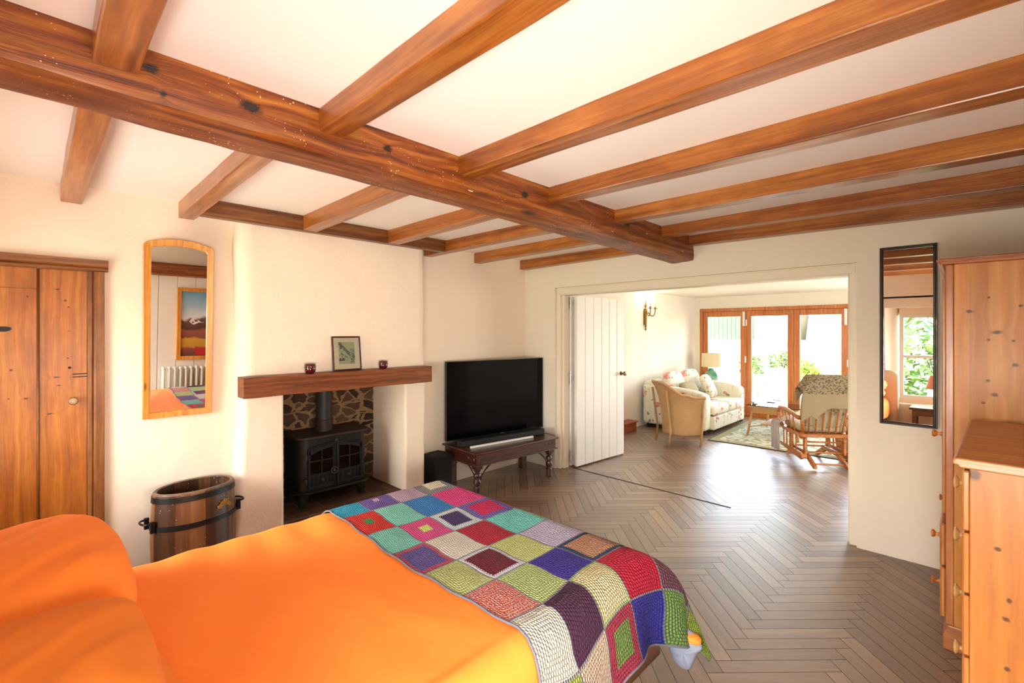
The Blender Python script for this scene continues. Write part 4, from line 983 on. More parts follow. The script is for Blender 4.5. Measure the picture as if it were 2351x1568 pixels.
rd = thing('column_radiator', 'white column radiator under the painting, seen in the arched mirror', 'radiator', (XD-.11, 1.67, 0))
for k in range(15):
    b = nb(); y = -.46+k*.062
    for dx in (-.045, .0, .045): tube(b, [(dx, y, .16), (dx, y, .59)], .014, 8)
    tube(b, [(-.05, y, .60), (.05, y, .60)], .022, 8); tube(b, [(-.05, y, .155), (.05, y, .155)], .022, 8)
    obj('radiator_column', b, M_WHITE, rd, smooth=True)
for y_ in (-.465, .395): obj('radiator_foot', boxm(-.02, .02, y_-.015, y_+.015, 0, .14), M_WHITE, rd)
# ---------------------------------------------------------------- folding plank doors in the wide opening
fd_ = thing('folding_doors', 'white boarded folding doors stacked open at the left side of the opening', 'folding doors')
def plankdoor(x0, y0, x1, y1, th, first):
    L = math.hypot(x1-x0, y1-y0); rz = math.atan2(y1-y0, x1-x0)
    M = Matrix.Translation((x0, y0, 0)) @ Matrix.Rotation(rz, 4, 'Z')
    b = nb(); nbrd = 6; bw = L/nbrd
    for k in range(nbrd):
        g = .003
        prism(b, [(k*bw+g, -th), (k*bw+g+.004, -th-.004), ((k+1)*bw-g-.004, -th-.004), ((k+1)*bw-g, -th), ((k+1)*bw-g, 0), (k*bw+g, 0)], .018, 1.955, 'z', M=M)
    bx(b, 0, L, -th+.004, -.004, .02, 1.953, M=M)
    o = obj('door_leaf', b, M_WHITE, fd_); return o, M, L
leaves = []
for (xa, xb_) in ((-3.232, -3.158), (-3.268, -3.215), (-3.310, -3.268)):
    pass
o1, M1, L1 = plankdoor(-3.228, 4.312, -3.158, 5.214, .036, True)
b = nb(); bx(b, .0, L1, -.036, .0, .0, .0, M=M1); b.free()
plankdoor(-3.2725, 4.300, -3.2275, 5.195, .0, False) if False else None
for i, (xa, xe) in enumerate(((-3.2765, -3.232), (-3.3225, -3.3))):
    b = nb(); M = Matrix.Translation((xa, 4.30, 0)) @ Matrix.Rotation(math.atan2(.90, xe-xa), 4, 'Z'); bx(b, 0, .90, -.017, .017, .018, 1.955, M=M); obj('door_leaf', b, M_WHITE, fd_, bev=.002)
# hardware
KM = M1 @ Matrix.Translation((L1-.065, -.040, 1.03)) @ Matrix.Rotation(PI/2, 4, 'X')
b = nb(); lathe(b, [(.026, 0), (.026, .006), (.012, .012), (.010, .030), (.024, .042), (.028, .055), (.024, .068), (.010, .074)], 20, M=KM); auto(obj('door_knob', b, M_DBRASS, fd_))
for z in (1.88, 1.02, .12):
    for xk in ((-3.262,) if z == 1.02 else (-3.262, -3.300)):
        b = nb(); lathe(b, [(.007, -.075), (.007, .075)], 10, c=(xk, 4.292, z)); bx(b, xk+.004, xk+.032, 4.290, 4.296, z-.02, z+.025); bx(b, xk-.022, xk-.004, 4.290, 4.296, z+.04, z+.065); bx(b, xk-.022, xk-.004, 4.290, 4.296, z-.06, z-.035)
        auto(obj('door_hinge', b, M_STEEL, fd_))
b = nb(); bx(b, -3.215, -1.50, -.006, .006, .0, .0025); o = obj('floor_track', b, M_SLOT); o.location = (0, 4.287, .0005); o.rotation_euler = (0, 0, 0)
tag(o, 'thin black guide track let into the herringbone floor across the opening', 'floor track')

# ---------------------------------------------------------------- black framed mirror on the far wall
bmr = thing('wall_mirror', 'narrow tall mirror with a thin black moulded frame right of the opening', 'mirror', (-.297, YA, .915))
W_, H_ = .149, 1.217
b = nb()
for off_, wd, dp in ((0, .010, .020), (.008, .008, .026), (.015, .006, .018)):
    a, c_ = W_-off_, off_
    for q in ((-a, -a+wd, c_, H_-c_), (a-wd, a, c_, H_-c_), (-a+wd, a-wd, c_, c_+wd), (-a+wd, a-wd, H_-c_-wd, H_-c_)): bx(b, q[0], q[1], -dp, 0, q[2], q[3])
obj('mirror_frame', b, plain('black_moulding', '2a211c', .3, coat=.5), bmr, bev=.003)
b = nb(); b.faces.new([b.verts.new(p) for p in ((-W_+.02, -.012, .02), (W_-.02, -.012, .02), (W_-.02, -.012, H_-.02), (-W_+.02, -.012, H_-.02))]); obj('mirror_pane', b, M_MIRR, bmr)
bmr.rotation_euler = (0, 0, math.radians(-.66))

# ---------------------------------------------------------------- pine wardrobe and chest of drawers
def knob(name, parent, loc, mat, r=.021, L=.04, sz=1.0):
    b = nb(); M = Matrix.Translation(loc) @ Matrix.Rotation(-PI/2, 4, 'Y')
    lathe(b, [(r*.62, 0), (r*.62, .004), (r*.42, .008), (r*.40, L*.45), (r*.8, L*.6), (r, L*.78), (r*.85, L*.93), (r*.3, L)], 18, M=M)
    return auto(obj(name, b, mat, parent))
wd = thing('wardrobe', 'tall orange pine wardrobe with drawers below, at the right against the wall', 'wardrobe', (0, 3.12, 0))
FX = -.083; BXX = XD-.015; WW = .93; WH = 1.878
b = nb(); bx(b, FX+.03, BXX, 0, WW, .12, WH); obj('wardrobe_body', b, M_PINEV, wd, bev=.002)
b = nb(); bx(b, FX, FX+.03, .0, .05, .12, WH); bx(b, FX, FX+.03, WW-.05, WW, .12, WH); bx(b, FX, FX+.03, .05, WW-.05, WH-.06, WH); bx(b, FX, FX+.03, .05, WW-.05, .60, .64); obj('front_frame', b, M_PINEF, wd, bev=.004)
b = nb(); prism(b, [(FX-.012, WH), (BXX, WH), (BXX, WH+.03), (FX-.028, WH+.03), (FX-.034, WH+.022), (FX-.030, WH+.012)], -.018, WW+.018, 'y'); obj('cornice', b, wood('cornice_pine', '8a3f14', 'b5652a', 'cf8338', 0, .3, .8, .03, .4), wd, bev=.004)
b = nb(); prism(b, [(FX-.01, .0), (FX-.01, .075), (FX+.0, .10), (FX+.01, .12), (BXX, .12), (BXX, .0)], -.006, WW+.006, 'y'); obj('plinth', b, M_PINEH, wd, bev=.004)
for y0 in (.055, WW/2+.003):
    d = obj('wardrobe_door', boxm(FX-.014, FX+.0, y0, y0+WW/2-.058, .645, WH-.065), M_PINEF, wd, bev=.004)
knob('door_knob', wd, (FX-.014, .085, 1.035), M_CHERRY, .019)
for z0, z1 in ((.385, .595), (.13, .375)):
    d = obj('drawer', boxm(FX-.022, FX+.0, .045, WW-.045, z0, z1), M_PINEF, wd, bev=.006, seg=1)
    knob('knob', wd, (FX-.022, .10, (z0+z1)/2+.03), M_CHERRY, .019, .036); knob('knob', wd, (FX-.022, WW-.10, (z0+z1)/2+.03), M_CHERRY, .019, .030)
cd = thing('chest_of_drawers', 'honey pine chest of drawers with round pale knobs in front of the wardrobe', 'chest of drawers', (-.012, 2.055, 0), -2.3)
CW, CH_ = .93, 1.15
b = nb(); bx(b, .012, .44, .012, CW-.012, .06, CH_-.03); obj('chest_body', b, M_PINEC, cd, bev=.003)
b = nb(); prism(b, [(-.026, CH_-.020), (-.026, CH_-.008), (-.018, CH_), (.455, CH_), (.455, CH_-.030), (-.010, CH_-.030), (-.014, CH_-.022)], -.010, CW+.010, 'y'); obj('chest_top', b, M_PINEH, cd, bev=.004)
b = nb(); bx(b, .0, .44, .008, CW-.008, .0, .06); obj('plinth', b, M_PINEF, cd)
for k in range(5):
    z1 = CH_-.045-k*.2; z0 = z1-.192
    if k == 4: z0 = z1-.2
    obj('drawer', boxm(-.006, .014, .030, CW-.030, z0, z1), M_PINEF, cd, bev=.005, seg=1)
    zc = (1.026, .843, .645, .449, .25)[k]
    for y in (.20, CW-.20):
        knob('knob', cd, (-.006, y, zc), M_CANE if False else plain('pale_knob', 'd0a364', .3, coat=.5, var=.15), .024, .030)
# ---------------------------------------------------------------- living room
G = 'sofa cushions'
so = thing('sofa', 'two-seat cream chintz sofa with pink roses by the living room wall', 'sofa', (0, 0, 0))
SX0, SX1, SY0, SY1 = -3.84, -2.80, 6.98, 8.68
b = nb(); bx(b, SX0, SX1+.05, SY0+.19, SY1-.19, .06, .26); obj('sofa_base', b, M_FLORAL, so, bev=.02, seg=3)
arm = [(SX0, .06), (SX1, .06), (SX1, .54), (SX1-.015, .585), (SX1-.06, .615), (SX1-.2, .645), (SX1-.5, .675), (SX0, .70)]
for y0 in (SY0, SY1-.21):
    b = nb(); prism(b, arm, y0, y0+.21, 'y'); auto(obj('sofa_arm', b, M_FLORAL, so, bev=.05, seg=5), 60)
b = nb(); bx(b, SX0, SX0+.24, SY0+.02, SY1-.02, .06, .76); obj('sofa_back', b, M_FLORAL, so, bev=.06, seg=5)
def cushion(name, c, w_, d, h, rx=0, ry=0, rz=0, mat=None, parent=None, lab=None, k=1):
    o = pillow(name, lab, c, w_, d, h, 0, 0, mat or M_FLORAL, k, parent, 'cushion' if lab else None, G if lab else None)
    o.rotation_euler = (math.radians(rx), math.radians(ry), math.radians(rz)); return o
for y0 in (SY0+.21, SY0+.86):
    b = nb(); bx(b, SX0+.22, SX1+.045, y0, y0+.63, .26, .43); obj('seat_cushion', b, M_FLORAL, so, bev=.06, seg=5, smooth=True)
cushion('back_cushion', (-3.52, 7.49, .66), .48, .60, .20, ry=72, parent=so, k=2); cushion('back_cushion', (-3.52, 8.13, .66), .48, .60, .20, ry=72, parent=so, k=3)
for x in (SX0+.1, SX1-.06):
    for y in (SY0+.07, SY1-.07): obj('foot', boxm(x-.035, x+.035, y-.035, y+.035, 0, .06), M_SLOT, so)
cushion('scatter_cushion', (-3.22, 8.14, .62), .42, .42, .15, ry=64, rz=10, lab='square rose-patterned cushion standing against the far arm of the sofa', k=5)
cushion('scatter_cushion', (-3.24, 7.44, .585), .34, .40, .13, ry=60, rz=-10, mat=M_BROWNC, lab='brownish floral cushion on the near seat of the sofa', k=6)

# woven tub armchair
lc = thing('woven_armchair', 'golden woven cane tub chair with its back to the sofa arm', 'armchair', (-2.915, 6.315, 0), -37.6)
def rim(t):     # t -1..1 round the back from left arm front to right arm front
    s = abs(t)
    ang = t*PI*.62
    if s < .6: x = .265*math.sin(ang/ (PI*.62)/.6*PI/2); y = -.23*math.cos(ang/(PI*.62)/.6*PI/2)+.0
    else: x = math.copysign(.265, t); y = 0+(s-.6)/.4*.24
    z = .86 if s < .28 else .86-.20*min(1, ((s-.28)/.52))**1.0
    z = .655+.205*(.5+.5*math.cos(PI*min(1, max(0, (s-.12)/.68))))
    return x, y, z
b = nb(); ul = b.loops.layers.uv.new('UVMap')
NUU, NVV = 64, 22; VV = {}
for i in range(NUU+1):
    t = -1+2*i/NUU; x, y, z = rim(t)
    for j in range(NVV+1):
        v = j/NVV; z_ = .14+(z-.14)*v; k = .86+.06*v+.14*max(0, v-.72)/.28*1.0 if True else 1
        yk = y*(k+.03)-(.10*v*v if y < 0 else .02*v)
        VV[i, j] = b.verts.new((x*k, yk, z_))
for i in range(NUU):
    for j in range(NVV):
        f = b.faces.new((VV[i, j], VV[i+1, j], VV[i+1, j+1], VV[i, j+1]))
        for l, (p, q) in zip(f.loops, ((i, j), (i+1, j), (i+1, j+1), (i, j+1))): l[ul].uv = (p/NUU*1.3, q/NVV*.6)
rimpts = [VV[i, NVV].co.copy() for i in range(NUU+1)]
obj('woven_shell', b, M_LOOM, lc, smooth=True, sol=.012)
b = nb(); tube(b, rimpts, .019, 8); obj('rim_braid', b, M_CANE, lc, smooth=True)
for sx_ in (-1, 1):
    b = nb(); tube(b, [(sx_*.235, .20, 0), (sx_*.240, .215, .2), (sx_*.262, .235, .66)], .016, 8); obj('leg', b, M_CANE, lc, smooth=True)
    b = nb(); tube(b, [(sx_*.185, -.245, 0), (sx_*.195, -.215, .2), (sx_*.205, -.255, .5), (sx_*.215, -.285, .76)], .016, 8); obj('leg', b, M_CANE, lc, smooth=True)
b = nb(); bx(b, -.175, .175, -.13, .20, .30, .34); obj('seat', b, M_CANE, lc, bev=.01)
b = nb(); bx(b, -.17, .17, -.12, .20, .342, .43); obj('seat_cushion', b, M_LOOM, lc, bev=.035, seg=4, smooth=True)
b = nb(); grid(b, lambda u, v: (-.235+.47*u, .222, .14+.17*v), 8, 2); obj('front_panel', b, M_LOOM, lc, sol=.01)

# rug
rg = thing('patterned_rug', 'large green and cream floral rug on the living room floor', 'rug', (-2.665, 6.75, 0), 2.5)
obj('rug_pile', boxm(.10, 2.45, .10, 2.15, .001, .010), M_RUG, rg)
b = nb(); bx(b, 0, 2.55, 0, .10, .001, .0095); bx(b, 0, 2.55, 2.15, 2.25, .001, .0095); bx(b, 0, .10, .10, 2.15, .001, .0095); bx(b, 2.45, 2.55, .10, 2.15, .001, .0095); obj('rug_border', b, M_RUGB, rg)
b = nb(); bx(b, -.012, 2.562, -.012, 0, .0005, .008); bx(b, -.012, 0, 0, 2.25, .0005, .008); obj('rug_binding', b, M_RUGE, rg)

# coffee table
ct = thing('coffee_table', 'glass-topped woven cane coffee table on the rug', 'table', (-2.03, 7.88, .0145), 0)
hx_, hy_ = .33, .46
b = nb(); bx(b, -hx_, hx_, -hy_, hy_, .425, .445); obj('tabletop', b, M_CANE, ct, bev=.006)
b = nb(); ul = b.loops.layers.uv.new('UVMap')
def loompanel(b, P0, P1, z0, z1):
    vs = [b.verts.new((P0[0], P0[1], z0)), b.verts.new((P1[0], P1[1], z0)), b.verts.new((P1[0], P1[1], z1)), b.verts.new((P0[0], P0[1], z1))]; f = b.faces.new(vs)
    L = math.hypot(P1[0]-P0[0], P1[1]-P0[1])
    for l, q in zip(f.loops, ((0, 0), (L, 0), (L, z1-z0), (0, z1-z0))): l[ul].uv = q
e = .045
for P0, P1 in (((-hx_+e, -hy_+e), (hx_-e, -hy_+e)), ((hx_-e, -hy_+e), (hx_-e, hy_-e)), ((hx_-e, hy_-e), (-hx_+e, hy_-e)), ((-hx_+e, hy_-e), (-hx_+e, -hy_+e))): loompanel(b, P0, P1, .335, .425)
obj('woven_apron', b, M_LOOM, ct, sol=.01)
obj('glass_top', boxm(-hx_-.01, hx_+.01, -hy_-.01, hy_+.01, .446, .455), M_TGLASS, ct)
for sx_ in (-1, 1):
    for sy_ in (-1, 1):
        b = nb(); tube(b, [(sx_*(hx_-.0), sy_*(hy_-.0), 0), (sx_*(hx_-.06), sy_*(hy_-.06), .425)], .017, 8); obj('leg', b, M_CANE, ct, smooth=True)
b = nb(); tube(b, [(-hx_+.03, -hy_+.03, .13), (-.12, -.18, .145)], .010, 6); tube(b, [(hx_-.03, -hy_+.03, .13), (.12, -.18, .145)], .010, 6); tube(b, [(-hx_+.03, hy_-.03, .13), (-.12, .18, .145)], .010, 6); tube(b, [(hx_-.03, hy_-.03, .13), (.12, .18, .145)], .010, 6)
bx(b, -.20, .20, -.28, .28, .145, .165); obj('shelf', b, M_LOOM, ct)
for (x, y), lb in zip(((-2.17, 7.90), (-2.17, 8.20)), ('dark coaster on the coffee table, nearer the camera', 'dark coaster on the coffee table, nearer the garden doors')):
    tag(obj('coaster', boxm(-.05, .05, -.05, .05, 0, .008), M_BLACK, bev=.002, loc=(x, y, .4700)), lb, 'coaster', 'coasters on the coffee table')

# glider rocking chair seen from behind
gl = thing('glider_chair', 'maple wood glider rocking chair with patterned cushions, seen from behind', 'rocking chair', (-1.30, 6.50, .0105), 35.6)
W2 = .235
for s_ in (-1, 1):
    b = nb(); prism(b, [(-.36, .0), (-.33, .0), (-.12, .10), (.12, .105), (.33, .0), (.37, .0), (.37, .035), (.16, .155), (-.14, .155), (-.37, .04)], s_*.17-.016, s_*.17+.016, 'x'); obj('base_runner', b, M_CHERRY, gl, bev=.006)
    for y in (-.19, .17):
        b = nb(); prism(b, [(y-.03, .13), (y+.03, .13), (y+.028, .335), (y-.028, .335)], s_*.205-.013, s_*.205+.013, 'x'); obj('base_post', b, M_CHERRY, gl, bev=.004)
        b = nb(); lathe(b, [(.026, -.035), (.028, -.03), (.028, .03), (.026, .035)], 14, c=(0, 0, 0), M=Matrix.Translation((s_*.225, y+.0, .335)) @ Matrix.Rotation(PI/2, 4, 'Y')); auto(obj('pivot', b, M_CHERRY, gl))
    b = nb(); prism(b, [(-.25, .10), (-.24, .075), (.33, .125), (.34, .155), (.32, .17), (-.24, .155)], s_*.262-.013, s_*.262+.013, 'x'); obj('swing_rail', b, M_CHERRY, gl, bev=.006)
    b = nb(); lathe(b, [(.030, -.03), (.030, .03)], 14, M=Matrix.Translation((s_*.245, -.235, .115)) @ Matrix.Rotation(PI/2, 4, 'Y')); auto(obj('pivot', b, M_CHERRY, gl))
    for k in range(5):
        y = -.10+k*.085; b = nb(); tube(b, [(s_*.262, y, .14), (s_*.262, y+.01, .36)], .008, 8); obj('side_spindle', b, M_CHERRY, gl, smooth=True)
    # arm: seat-side upright curving into the armrest
    b = nb(); pts = [(s_*.285, .24, .37), (s_*.30, .285, .46), (s_*.305, .29, .55), (s_*.305, .25, .60), (s_*.30, .12, .605), (s_*.285, -.06, .575), (s_*.27, -.20, .545)]
    P_ = []
    for i in range(len(pts)-1):
        for q in range(4): P_.append(Vector(pts[i]).lerp(Vector(pts[i+1]), q/4))
    P_.append(Vector(pts[-1])); tube(b, P_, .024, 10, flat=.5 if False else 1.0); obj('armrest', b, M_CHERRY, gl, smooth=True)
    for y, zt in ((.12, .60), (.02, .585), (-.08, .57)):
        b = nb(); tube(b, [(s_*.275, y-.02, .37), (s_*.292, y, zt)], .008, 8); obj('arm_spindle', b, M_CHERRY, gl, smooth=True)
    # back post, reclined and bowed
    b = nb(); tube(b, [(s_*.235, -.20, .33), (s_*.250, -.235, .50), (s_*.262, -.28, .70), (s_*.262, -.325, .88), (s_*.235, -.35, .96), (s_*.18, -.36, 1.0)], [.022, .022, .021, .02, .02, .018], 10); obj('back_post', b, M_CHERRY, gl, smooth=True)
b = nb()
prism(b, rrect(-.285, .285, -.26, .29, .06, 6), .335, .372, 'z'); auto(obj('seat_frame', b, M_CHERRY, gl, bev=.008))
b = nb(); tube(b, [(-.18, -.36, 1.0), (0, -.365, 1.02), (.18, -.36, 1.0)], .02, 10); obj('top_rail', b, M_CHERRY, gl, smooth=True)
for y, z in ((-.19, .15), (-.19, .27), (.17, .15), (-.30, .045)): b = nb(); tube(b, [(-.20, y, z), (.20, y, z)], .010, 8); obj('stretcher', b, M_CHERRY, gl, smooth=True)
for k in range(6):
    x = -.175+k*.07; b = nb(); tube(b, [(x, -.205, .37), (x*1.06, -.25, .55), (x*1.08, -.30, .75), (x*.98, -.355, 1.0)], .0095, 8); obj('back_slat', b, M_CHERRY, gl, smooth=True)
cu = pillow('back_cushion', None, (0, -.185, .68), .50, .60, .13, 0, 0, M_FLORALG, 3, gl, None); cu.rotation_euler = (math.radians(103), 0, 0)
b = nb(); bx(b, -.25, .25, -.18, .28, .375, .46); obj('seat_cushion', b, M_FLORALG, gl, bev=.04, seg=4, smooth=True)
# throw over the chair back
gM = Matrix.Translation(gl.location) @ Matrix.Rotation(gl.rotation_euler.z, 4, 'Z')
def fth(u, v):
    x = -.33+.62*u; s = v*.62      # s runs from front (inside) over the top to the back
    t = s-.22
    edge = max(0, abs(x)-.235); zt = 1.058-edge*1.5-.02*abs(x)
    if t < -.06: y, z = -.235, zt-(-.06-t)-.03
    elif t < .06: y, z = -.315-.085*(t/.06), zt+.0-.03*(t/.06)**2
    else:
        d = t-.06; y = -.405+d*.10-.012*math.sin(x*24)*min(1, d*3)-.02; z = zt-.03-d*(1.0+.35*max(0, 1-abs(x+.19)/.16))
    return gM @ Vector((x, y, z))
b = nb(); grid(b, fth, 48, 48); tag(obj('throw_blanket', b, M_THROW, smooth=True, sol=.006), 'beige woven throw with a speckled border over the back of the glider chair', 'throw')
def fs(u, v):
    x = -.30-.05*math.sin(v*2.5)-.02*math.sin(u*14); y = .12+.20*u+.03*math.sin(v*7); z = .50-.42*v
    if v < .15: x = -.30+(.15-v)*1.2
    return gM @ Vector((x-.02, y, z))
b = nb(); grid(b, fs, 16, 24); tag(obj('fringed_shawl', b, plain('grey_shawl', 'b3a9a4', .95, bump=.3, bscale=90), smooth=True, sol=.005), 'thin grey fringed shawl hanging from the seat of the glider chair', 'shawl')
# wicker basket beyond the glider
bk = thing('wicker_basket', 'tall wicker basket partly hidden behind the door jamb', 'basket', (-.98, 7.02, .011))
b = nb(); ul = b.loops.layers.uv.new('UVMap'); VV = {}
for i in range(33):
    a = 2*PI*i/32
    for j in range(9): v = j/8; r = .17+.05*math.sin(v*2.4); VV[i, j] = b.verts.new((r*math.cos(a), r*math.sin(a), .42*v))
for i in range(32):
    for j in range(8):
        f = b.faces.new((VV[i, j], VV[i+1, j], VV[i+1, j+1], VV[i, j+1]))
        for l, (p, q) in zip(f.loops, ((i, j), (i+1, j), (i+1, j+1), (i, j+1))): l[ul].uv = (p/32*.9, q/8*.4)
obj('basket_side', b, M_LOOM, bk, smooth=True, sol=.012)
b = nb(); tube(b, [(.205*math.cos(a), .205*math.sin(a), .42) for a in [i*2*PI/28 for i in range(29)]], .014, 8); obj('basket_rim', b, M_CANE, bk, smooth=True)

# side table and lamp
sd = thing('side_table', 'small white side table between sofa and garden doors', 'table', (-3.47, 8.93, 0))
b = nb(); bx(b, -.22, .22, -.2, .2, .60, .63); obj('tabletop', b, M_WHITE, sd, bev=.004)
for x in (-.18, .18):
    for y in (-.16, .16): obj('leg', boxm(x-.018, x+.018, y-.018, y+.018, 0, .60), M_WHITE, sd)
lp = thing('table_lamp', 'table lamp with green glazed pot base and cream drum shade beside the sofa', 'lamp', (-3.47, 8.90, .631))
b = nb(); lathe(b, [(.085, 0), (.115, .02), (.122, .07), (.115, .14), (.085, .18), (.05, .205), (.045, .23), (.035, .235)], 28); auto(obj('lamp_base', b, M_POT, lp), 50)
b = nb(); grid(b, lambda u, v: ((.172-.008*v)*math.cos(2*PI*u), (.172-.008*v)*math.sin(2*PI*u), .265+.25*v), 36, 3, closeu=True); obj('lamp_shade', b, M_LINEN, lp, smooth=True)
b = nb(); tube(b, [(0, 0, .23), (0, 0, .50)], .006, 8); tube(b, [(-.165, 0, .50), (.165, 0, .50)], .003, 6); obj('lamp_stem', b, M_BRASS, lp)

# wall sconce
sc = thing('wall_sconce', 'antique brass three-candle wall light on the living room wall', 'wall light', (LX0, 7.15, 1.57))
b = nb(); lathe(b, [(.004, 0), (.016, .02), (.012, .035), (.008, .045), (.016, .06), (.024, .28), (.030, .33), (.022, .345), (.026, .36), (.010, .38), (.008, .50)], 16, c=(.03, 0, 0)); bx(b, 0, .03, -.015, .015, .10, .33); auto(obj('sconce_stem', b, M_BRASS, sc))
b = nb(); tube(b, [(.03, .03*math.sin(a)*(1 if a < PI else 1), .415+.03*math.cos(a)) for a in [i*2*PI/14 for i in range(15)]], .006, 6); tube(b, [(.03, 0, .385), (.03, .02, .43), (.03, .01, .46)], .008, 6); obj('sconce_bow', b, M_BRASS, sc, smooth=True)
for dx, dy in ((.13, -.085), (.10, .14)):
    b = nb(); P_ = []
    for i in range(25):
        t = i/24
        if t < .55: q = t/.55; a = -PI*.5+q*PI*1.9; r = .030-.008*q; P_.append(Vector((.03+dx*.45*q+.0, dy*.45*q, .285+.02*math.sin(a)))+Vector((0, 0, .0)))
        else: q = (t-.55)/.45; P_.append(Vector((.03+dx*(.45+.55*math.sin(q*PI/2)), dy*(.45+.55*math.sin(q*PI/2)), .265-.035*math.sin(q*PI)+.10*q*q)))
    tube(b, P_, [.009]*len(P_), 8); obj('sconce_arm', b, M_BRASS, sc, smooth=True)
    cx_, cy_ = .03+dx, dy
    b = nb(); lathe(b, [(.010, .355), (.018, .362), (.036, .368), (.036, .372), (.014, .376), (.016, .395), (.012, .398)], 18, c=(cx_, cy_, 0)); auto(obj('drip_tray', b, M_BRASS, sc))
    b = nb(); lathe(b, [(.011, .398), (.010, .475)], 14, c=(cx_, cy_, 0)); obj('candle_sleeve', b, M_WAXP, sc, smooth=False)
    bu = N('bulb_glow'); bu.p(Base_Color=hx('ffe2b0'), Emission_Color=hx('ffdfae'), Emission_Strength=25.0)
    b = nb(); lathe(b, [(.006, .476), (.011, .49), (.008, .51), (.002, .525)], 12, c=(cx_, cy_, 0)); obj('candle_bulb', b, bu.m, sc, smooth=True)
    point('sconce_glow', (LX0+cx_+.01, 7.15+cy_, 1.57+.56), 1.6, (1, .80, .52), .02)
# stair end at the living room wall
b = nb(); bx(b, LX0, LX0+.16, 6.20, 6.62, 0, .13); bx(b, LX0, LX0+.18, 6.18, 6.64, .13, .155); tag(obj('stair_step', b, M_STEPW, bev=.008), 'small reddish wooden step by the living room wall behind the folding doors', 'step')

# ---------------------------------------------------------------- garden
struct('garden_ground', boxm(-16, 14, LY1+.3, 40, -.2, -.03), M_PAVE)
struct('front_ground', boxm(-10, 12, -16, YC-.36, -.2, -.03), M_GRASS)
def wallrow(name, x0, x1, y, z0, h, lab, cat='garden wall'):
    r = random.Random(int(abs(x0*10)+y)); b = nb(); z = z0
    while z < z0+h-.01:
        x = x0+r.random()*.2; hh = min(.14+.08*r.random(), z0+h-z)
        while x < x1:
            L = .25+.35*r.random(); bx(b, x, min(x1, x+L-.015), y+.03*r.random(), y+.35, z, z+hh-.012); x += L
        z += hh
    bx(b, x0, x1, y+.05, y+.33, z0, z0+h-.02); return tag(obj(name, b, M_GWALL), lab, cat)
wallrow('garden_wall', -4.5, 2.0, 12.2, -.03, .50, 'low pale stone retaining wall outside the garden doors')
wallrow('garden_wall', -9.0, 5.0, 17.0, .35, .95, 'higher stone terrace wall at the back of the garden')
struct('garden_terrace', boxm(-9, 5, 12.5, 17.05, -.03, .44), M_PAVE); struct('garden_lawn', boxm(-14, 14, 17.3, 40, -.03, 1.2), M_GRASS)
def bush(name, c, r, n, lab, mat=None, cat='shrub', seed=1, flat=1.0, leaf=.07, group='shrubs in the garden', trunk=None, flowers=0):
    q = random.Random(seed); t = thing(name, lab, cat, c, group=group)
    def cloud(n, mt, nm, rr, lf):
        b = nb()
        for _ in range(n):
            d = Vector((q.gauss(0, 1), q.gauss(0, 1), q.gauss(0, 1))).normalized()*rr*(.45+.6*q.random()); d.z = abs(d.z)*flat if trunk is None else d.z*flat
            p = d+Vector((0, 0, (trunk or 0)+(rr*flat*.6 if trunk else .02)))
            a = Vector((q.gauss(0, 1), q.gauss(0, 1), q.gauss(0, .7))).normalized()*lf*(.6+q.random()); s_ = Vector((q.gauss(0, 1), q.gauss(0, 1), q.gauss(0, 1))).cross(a).normalized()*lf*.35
            vs = [b.verts.new(p-a), b.verts.new(p+s_), b.verts.new(p+a), b.verts.new(p-s_)]; b.faces.new(vs)
        obj(nm, b, mt, t)
    cloud(n, mat or M_LEAF, 'foliage', r, leaf)
    if flowers: cloud(flowers, M_FLOWER, 'flower_heads', r*1.05, .05)
    b = nb()
    if trunk: tube(b, [(0, 0, 0), (.08*r, 0, trunk*.5), (0, .05*r, trunk+r*.3)], [.12*r**.5, .10*r**.5, .05], 8)
    else:
        for k in range(5): a = k*1.26; tube(b, [(0, 0, 0), (r*.3*math.cos(a), r*.3*math.sin(a), r*.5*flat)], .012, 5)
    obj('stem', b, M_BARK, t, smooth=True)
    return t
bush('garden_shrub', (-2.85, 13.15, .44), .36, 420, 'bright green leafy shrub on the low wall behind the middle glass door', M_LEAFB, seed=2)
bush('garden_shrub', (-4.1, 13.15, .44), .34, 300, 'green climbing shrub behind the left glass door', seed=3, flat=1.5)
bush('garden_shrub', (-1.85, 13.15, .44), .32, 300, 'yellow-green shrub behind the right glass door', M_LEAFB, seed=4)
bush('hydrangea_bush', (-4.1, 16.2, .44), .55, 500, 'blue-flowered hydrangea bush by the terrace wall', seed=5, flowers=120)
bush('garden_shrub', (-7.0, 16.0, .44), .7, 500, 'dark shrub at the far left of the terrace wall', seed=6, flat=1.4)
bush('garden_tree', (-8.9, 19.0, 1.2), 1.6, 900, 'dark leafy garden tree behind the terrace wall', cat='tree', seed=7, leaf=.16, trunk=1.6, group='garden trees')
bush('garden_tree', (-4.6, 20.5, 1.2), 1.7, 900, 'light yellow-green tree overhanging the terrace', M_LEAFB, 'tree', seed=8, leaf=.15, trunk=2.0, group='garden trees')
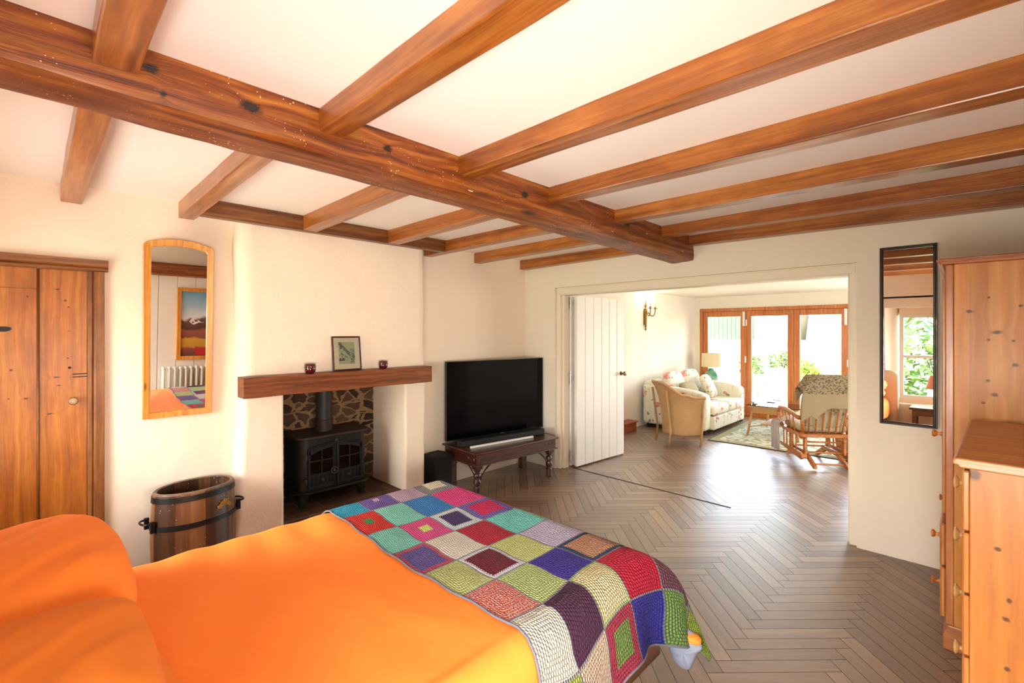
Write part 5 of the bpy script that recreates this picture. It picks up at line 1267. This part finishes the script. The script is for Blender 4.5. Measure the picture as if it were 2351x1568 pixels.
bush('garden_tree', (-13.5, 21.5, 1.2), 1.8, 900, 'slim tree seen through the left glass door', cat='tree', seed=9, leaf=.13, trunk=2.2, group='garden trees')
sh = thing('garden_shed', 'grey-green timber shed behind the garden tree', 'shed', (-9.0, 22.5, 1.2))
b = nb()
for k in range(16): bx(b, -1.5+k*.19, -1.5+k*.19+.18, 0, .03, 0, 1.7)
bx(b, -1.5, 1.53, .03, 2, 0, 1.7); obj('shed_wall', b, M_SHED, sh)
b = nb(); prism(b, [(-1.7, 1.7), (1.7, 1.7), (0, 2.6)], -.2, 2.2, 'y'); obj('shed_roof', b, M_BARK, sh)
gs = thing('glass_garden_house', 'pale garden building with a turquoise door at the right', 'garden building', (-3.0, 24.5, 1.2))
b = nb(); bx(b, -2.2, 2.2, 0, 2, 0, 2.3); obj('wall', b, M_RENDER, gs)
b = nb(); bx(b, .3, 1.1, -.05, 0, 0, 1.9); obj('house_door', b, plain('turquoise_door', '2f7a78', .6), gs)
b = nb(); prism(b, [(-2.4, 2.3), (2.4, 2.3), (0, 3.4)], -.2, 2.2, 'y'); obj('roof', b, M_BARK, gs)
# tree outside the bedroom window; hedge and fence added to block sky light
bush('front_tree', (-1.9, -5.2, -.03), 1.5, 1100, 'leafy tree outside the bedroom window, seen in the black mirror', cat='tree', seed=12, leaf=.10, trunk=1.1, group='trees outside the bedroom')
bush('sky_block_hedge', (-.4, -3.2, -.03), 1.25, 1300, 'tall green hedge added outside the bedroom window to block sky light, seen in the black mirror', cat='hedge', seed=21, leaf=.09, flat=1.7, group='hedges outside the bedroom')  # added close to the window to cut sky light on the bed
b = nb()
for k in range(22): bx(b, 1.75, 1.78, -1.6+k*.16, -1.6+k*.16+.15, -.03, 2.15)
bx(b, 1.78, 1.82, -1.6, 1.9, .4, .5); bx(b, 1.78, 1.82, -1.6, 1.9, 1.5, 1.6)
tag(obj('sky_block_fence', b, M_SHED), 'board fence added outside the side window to block sky light', 'fence')  # unseen fence added to keep low sky light off the bed
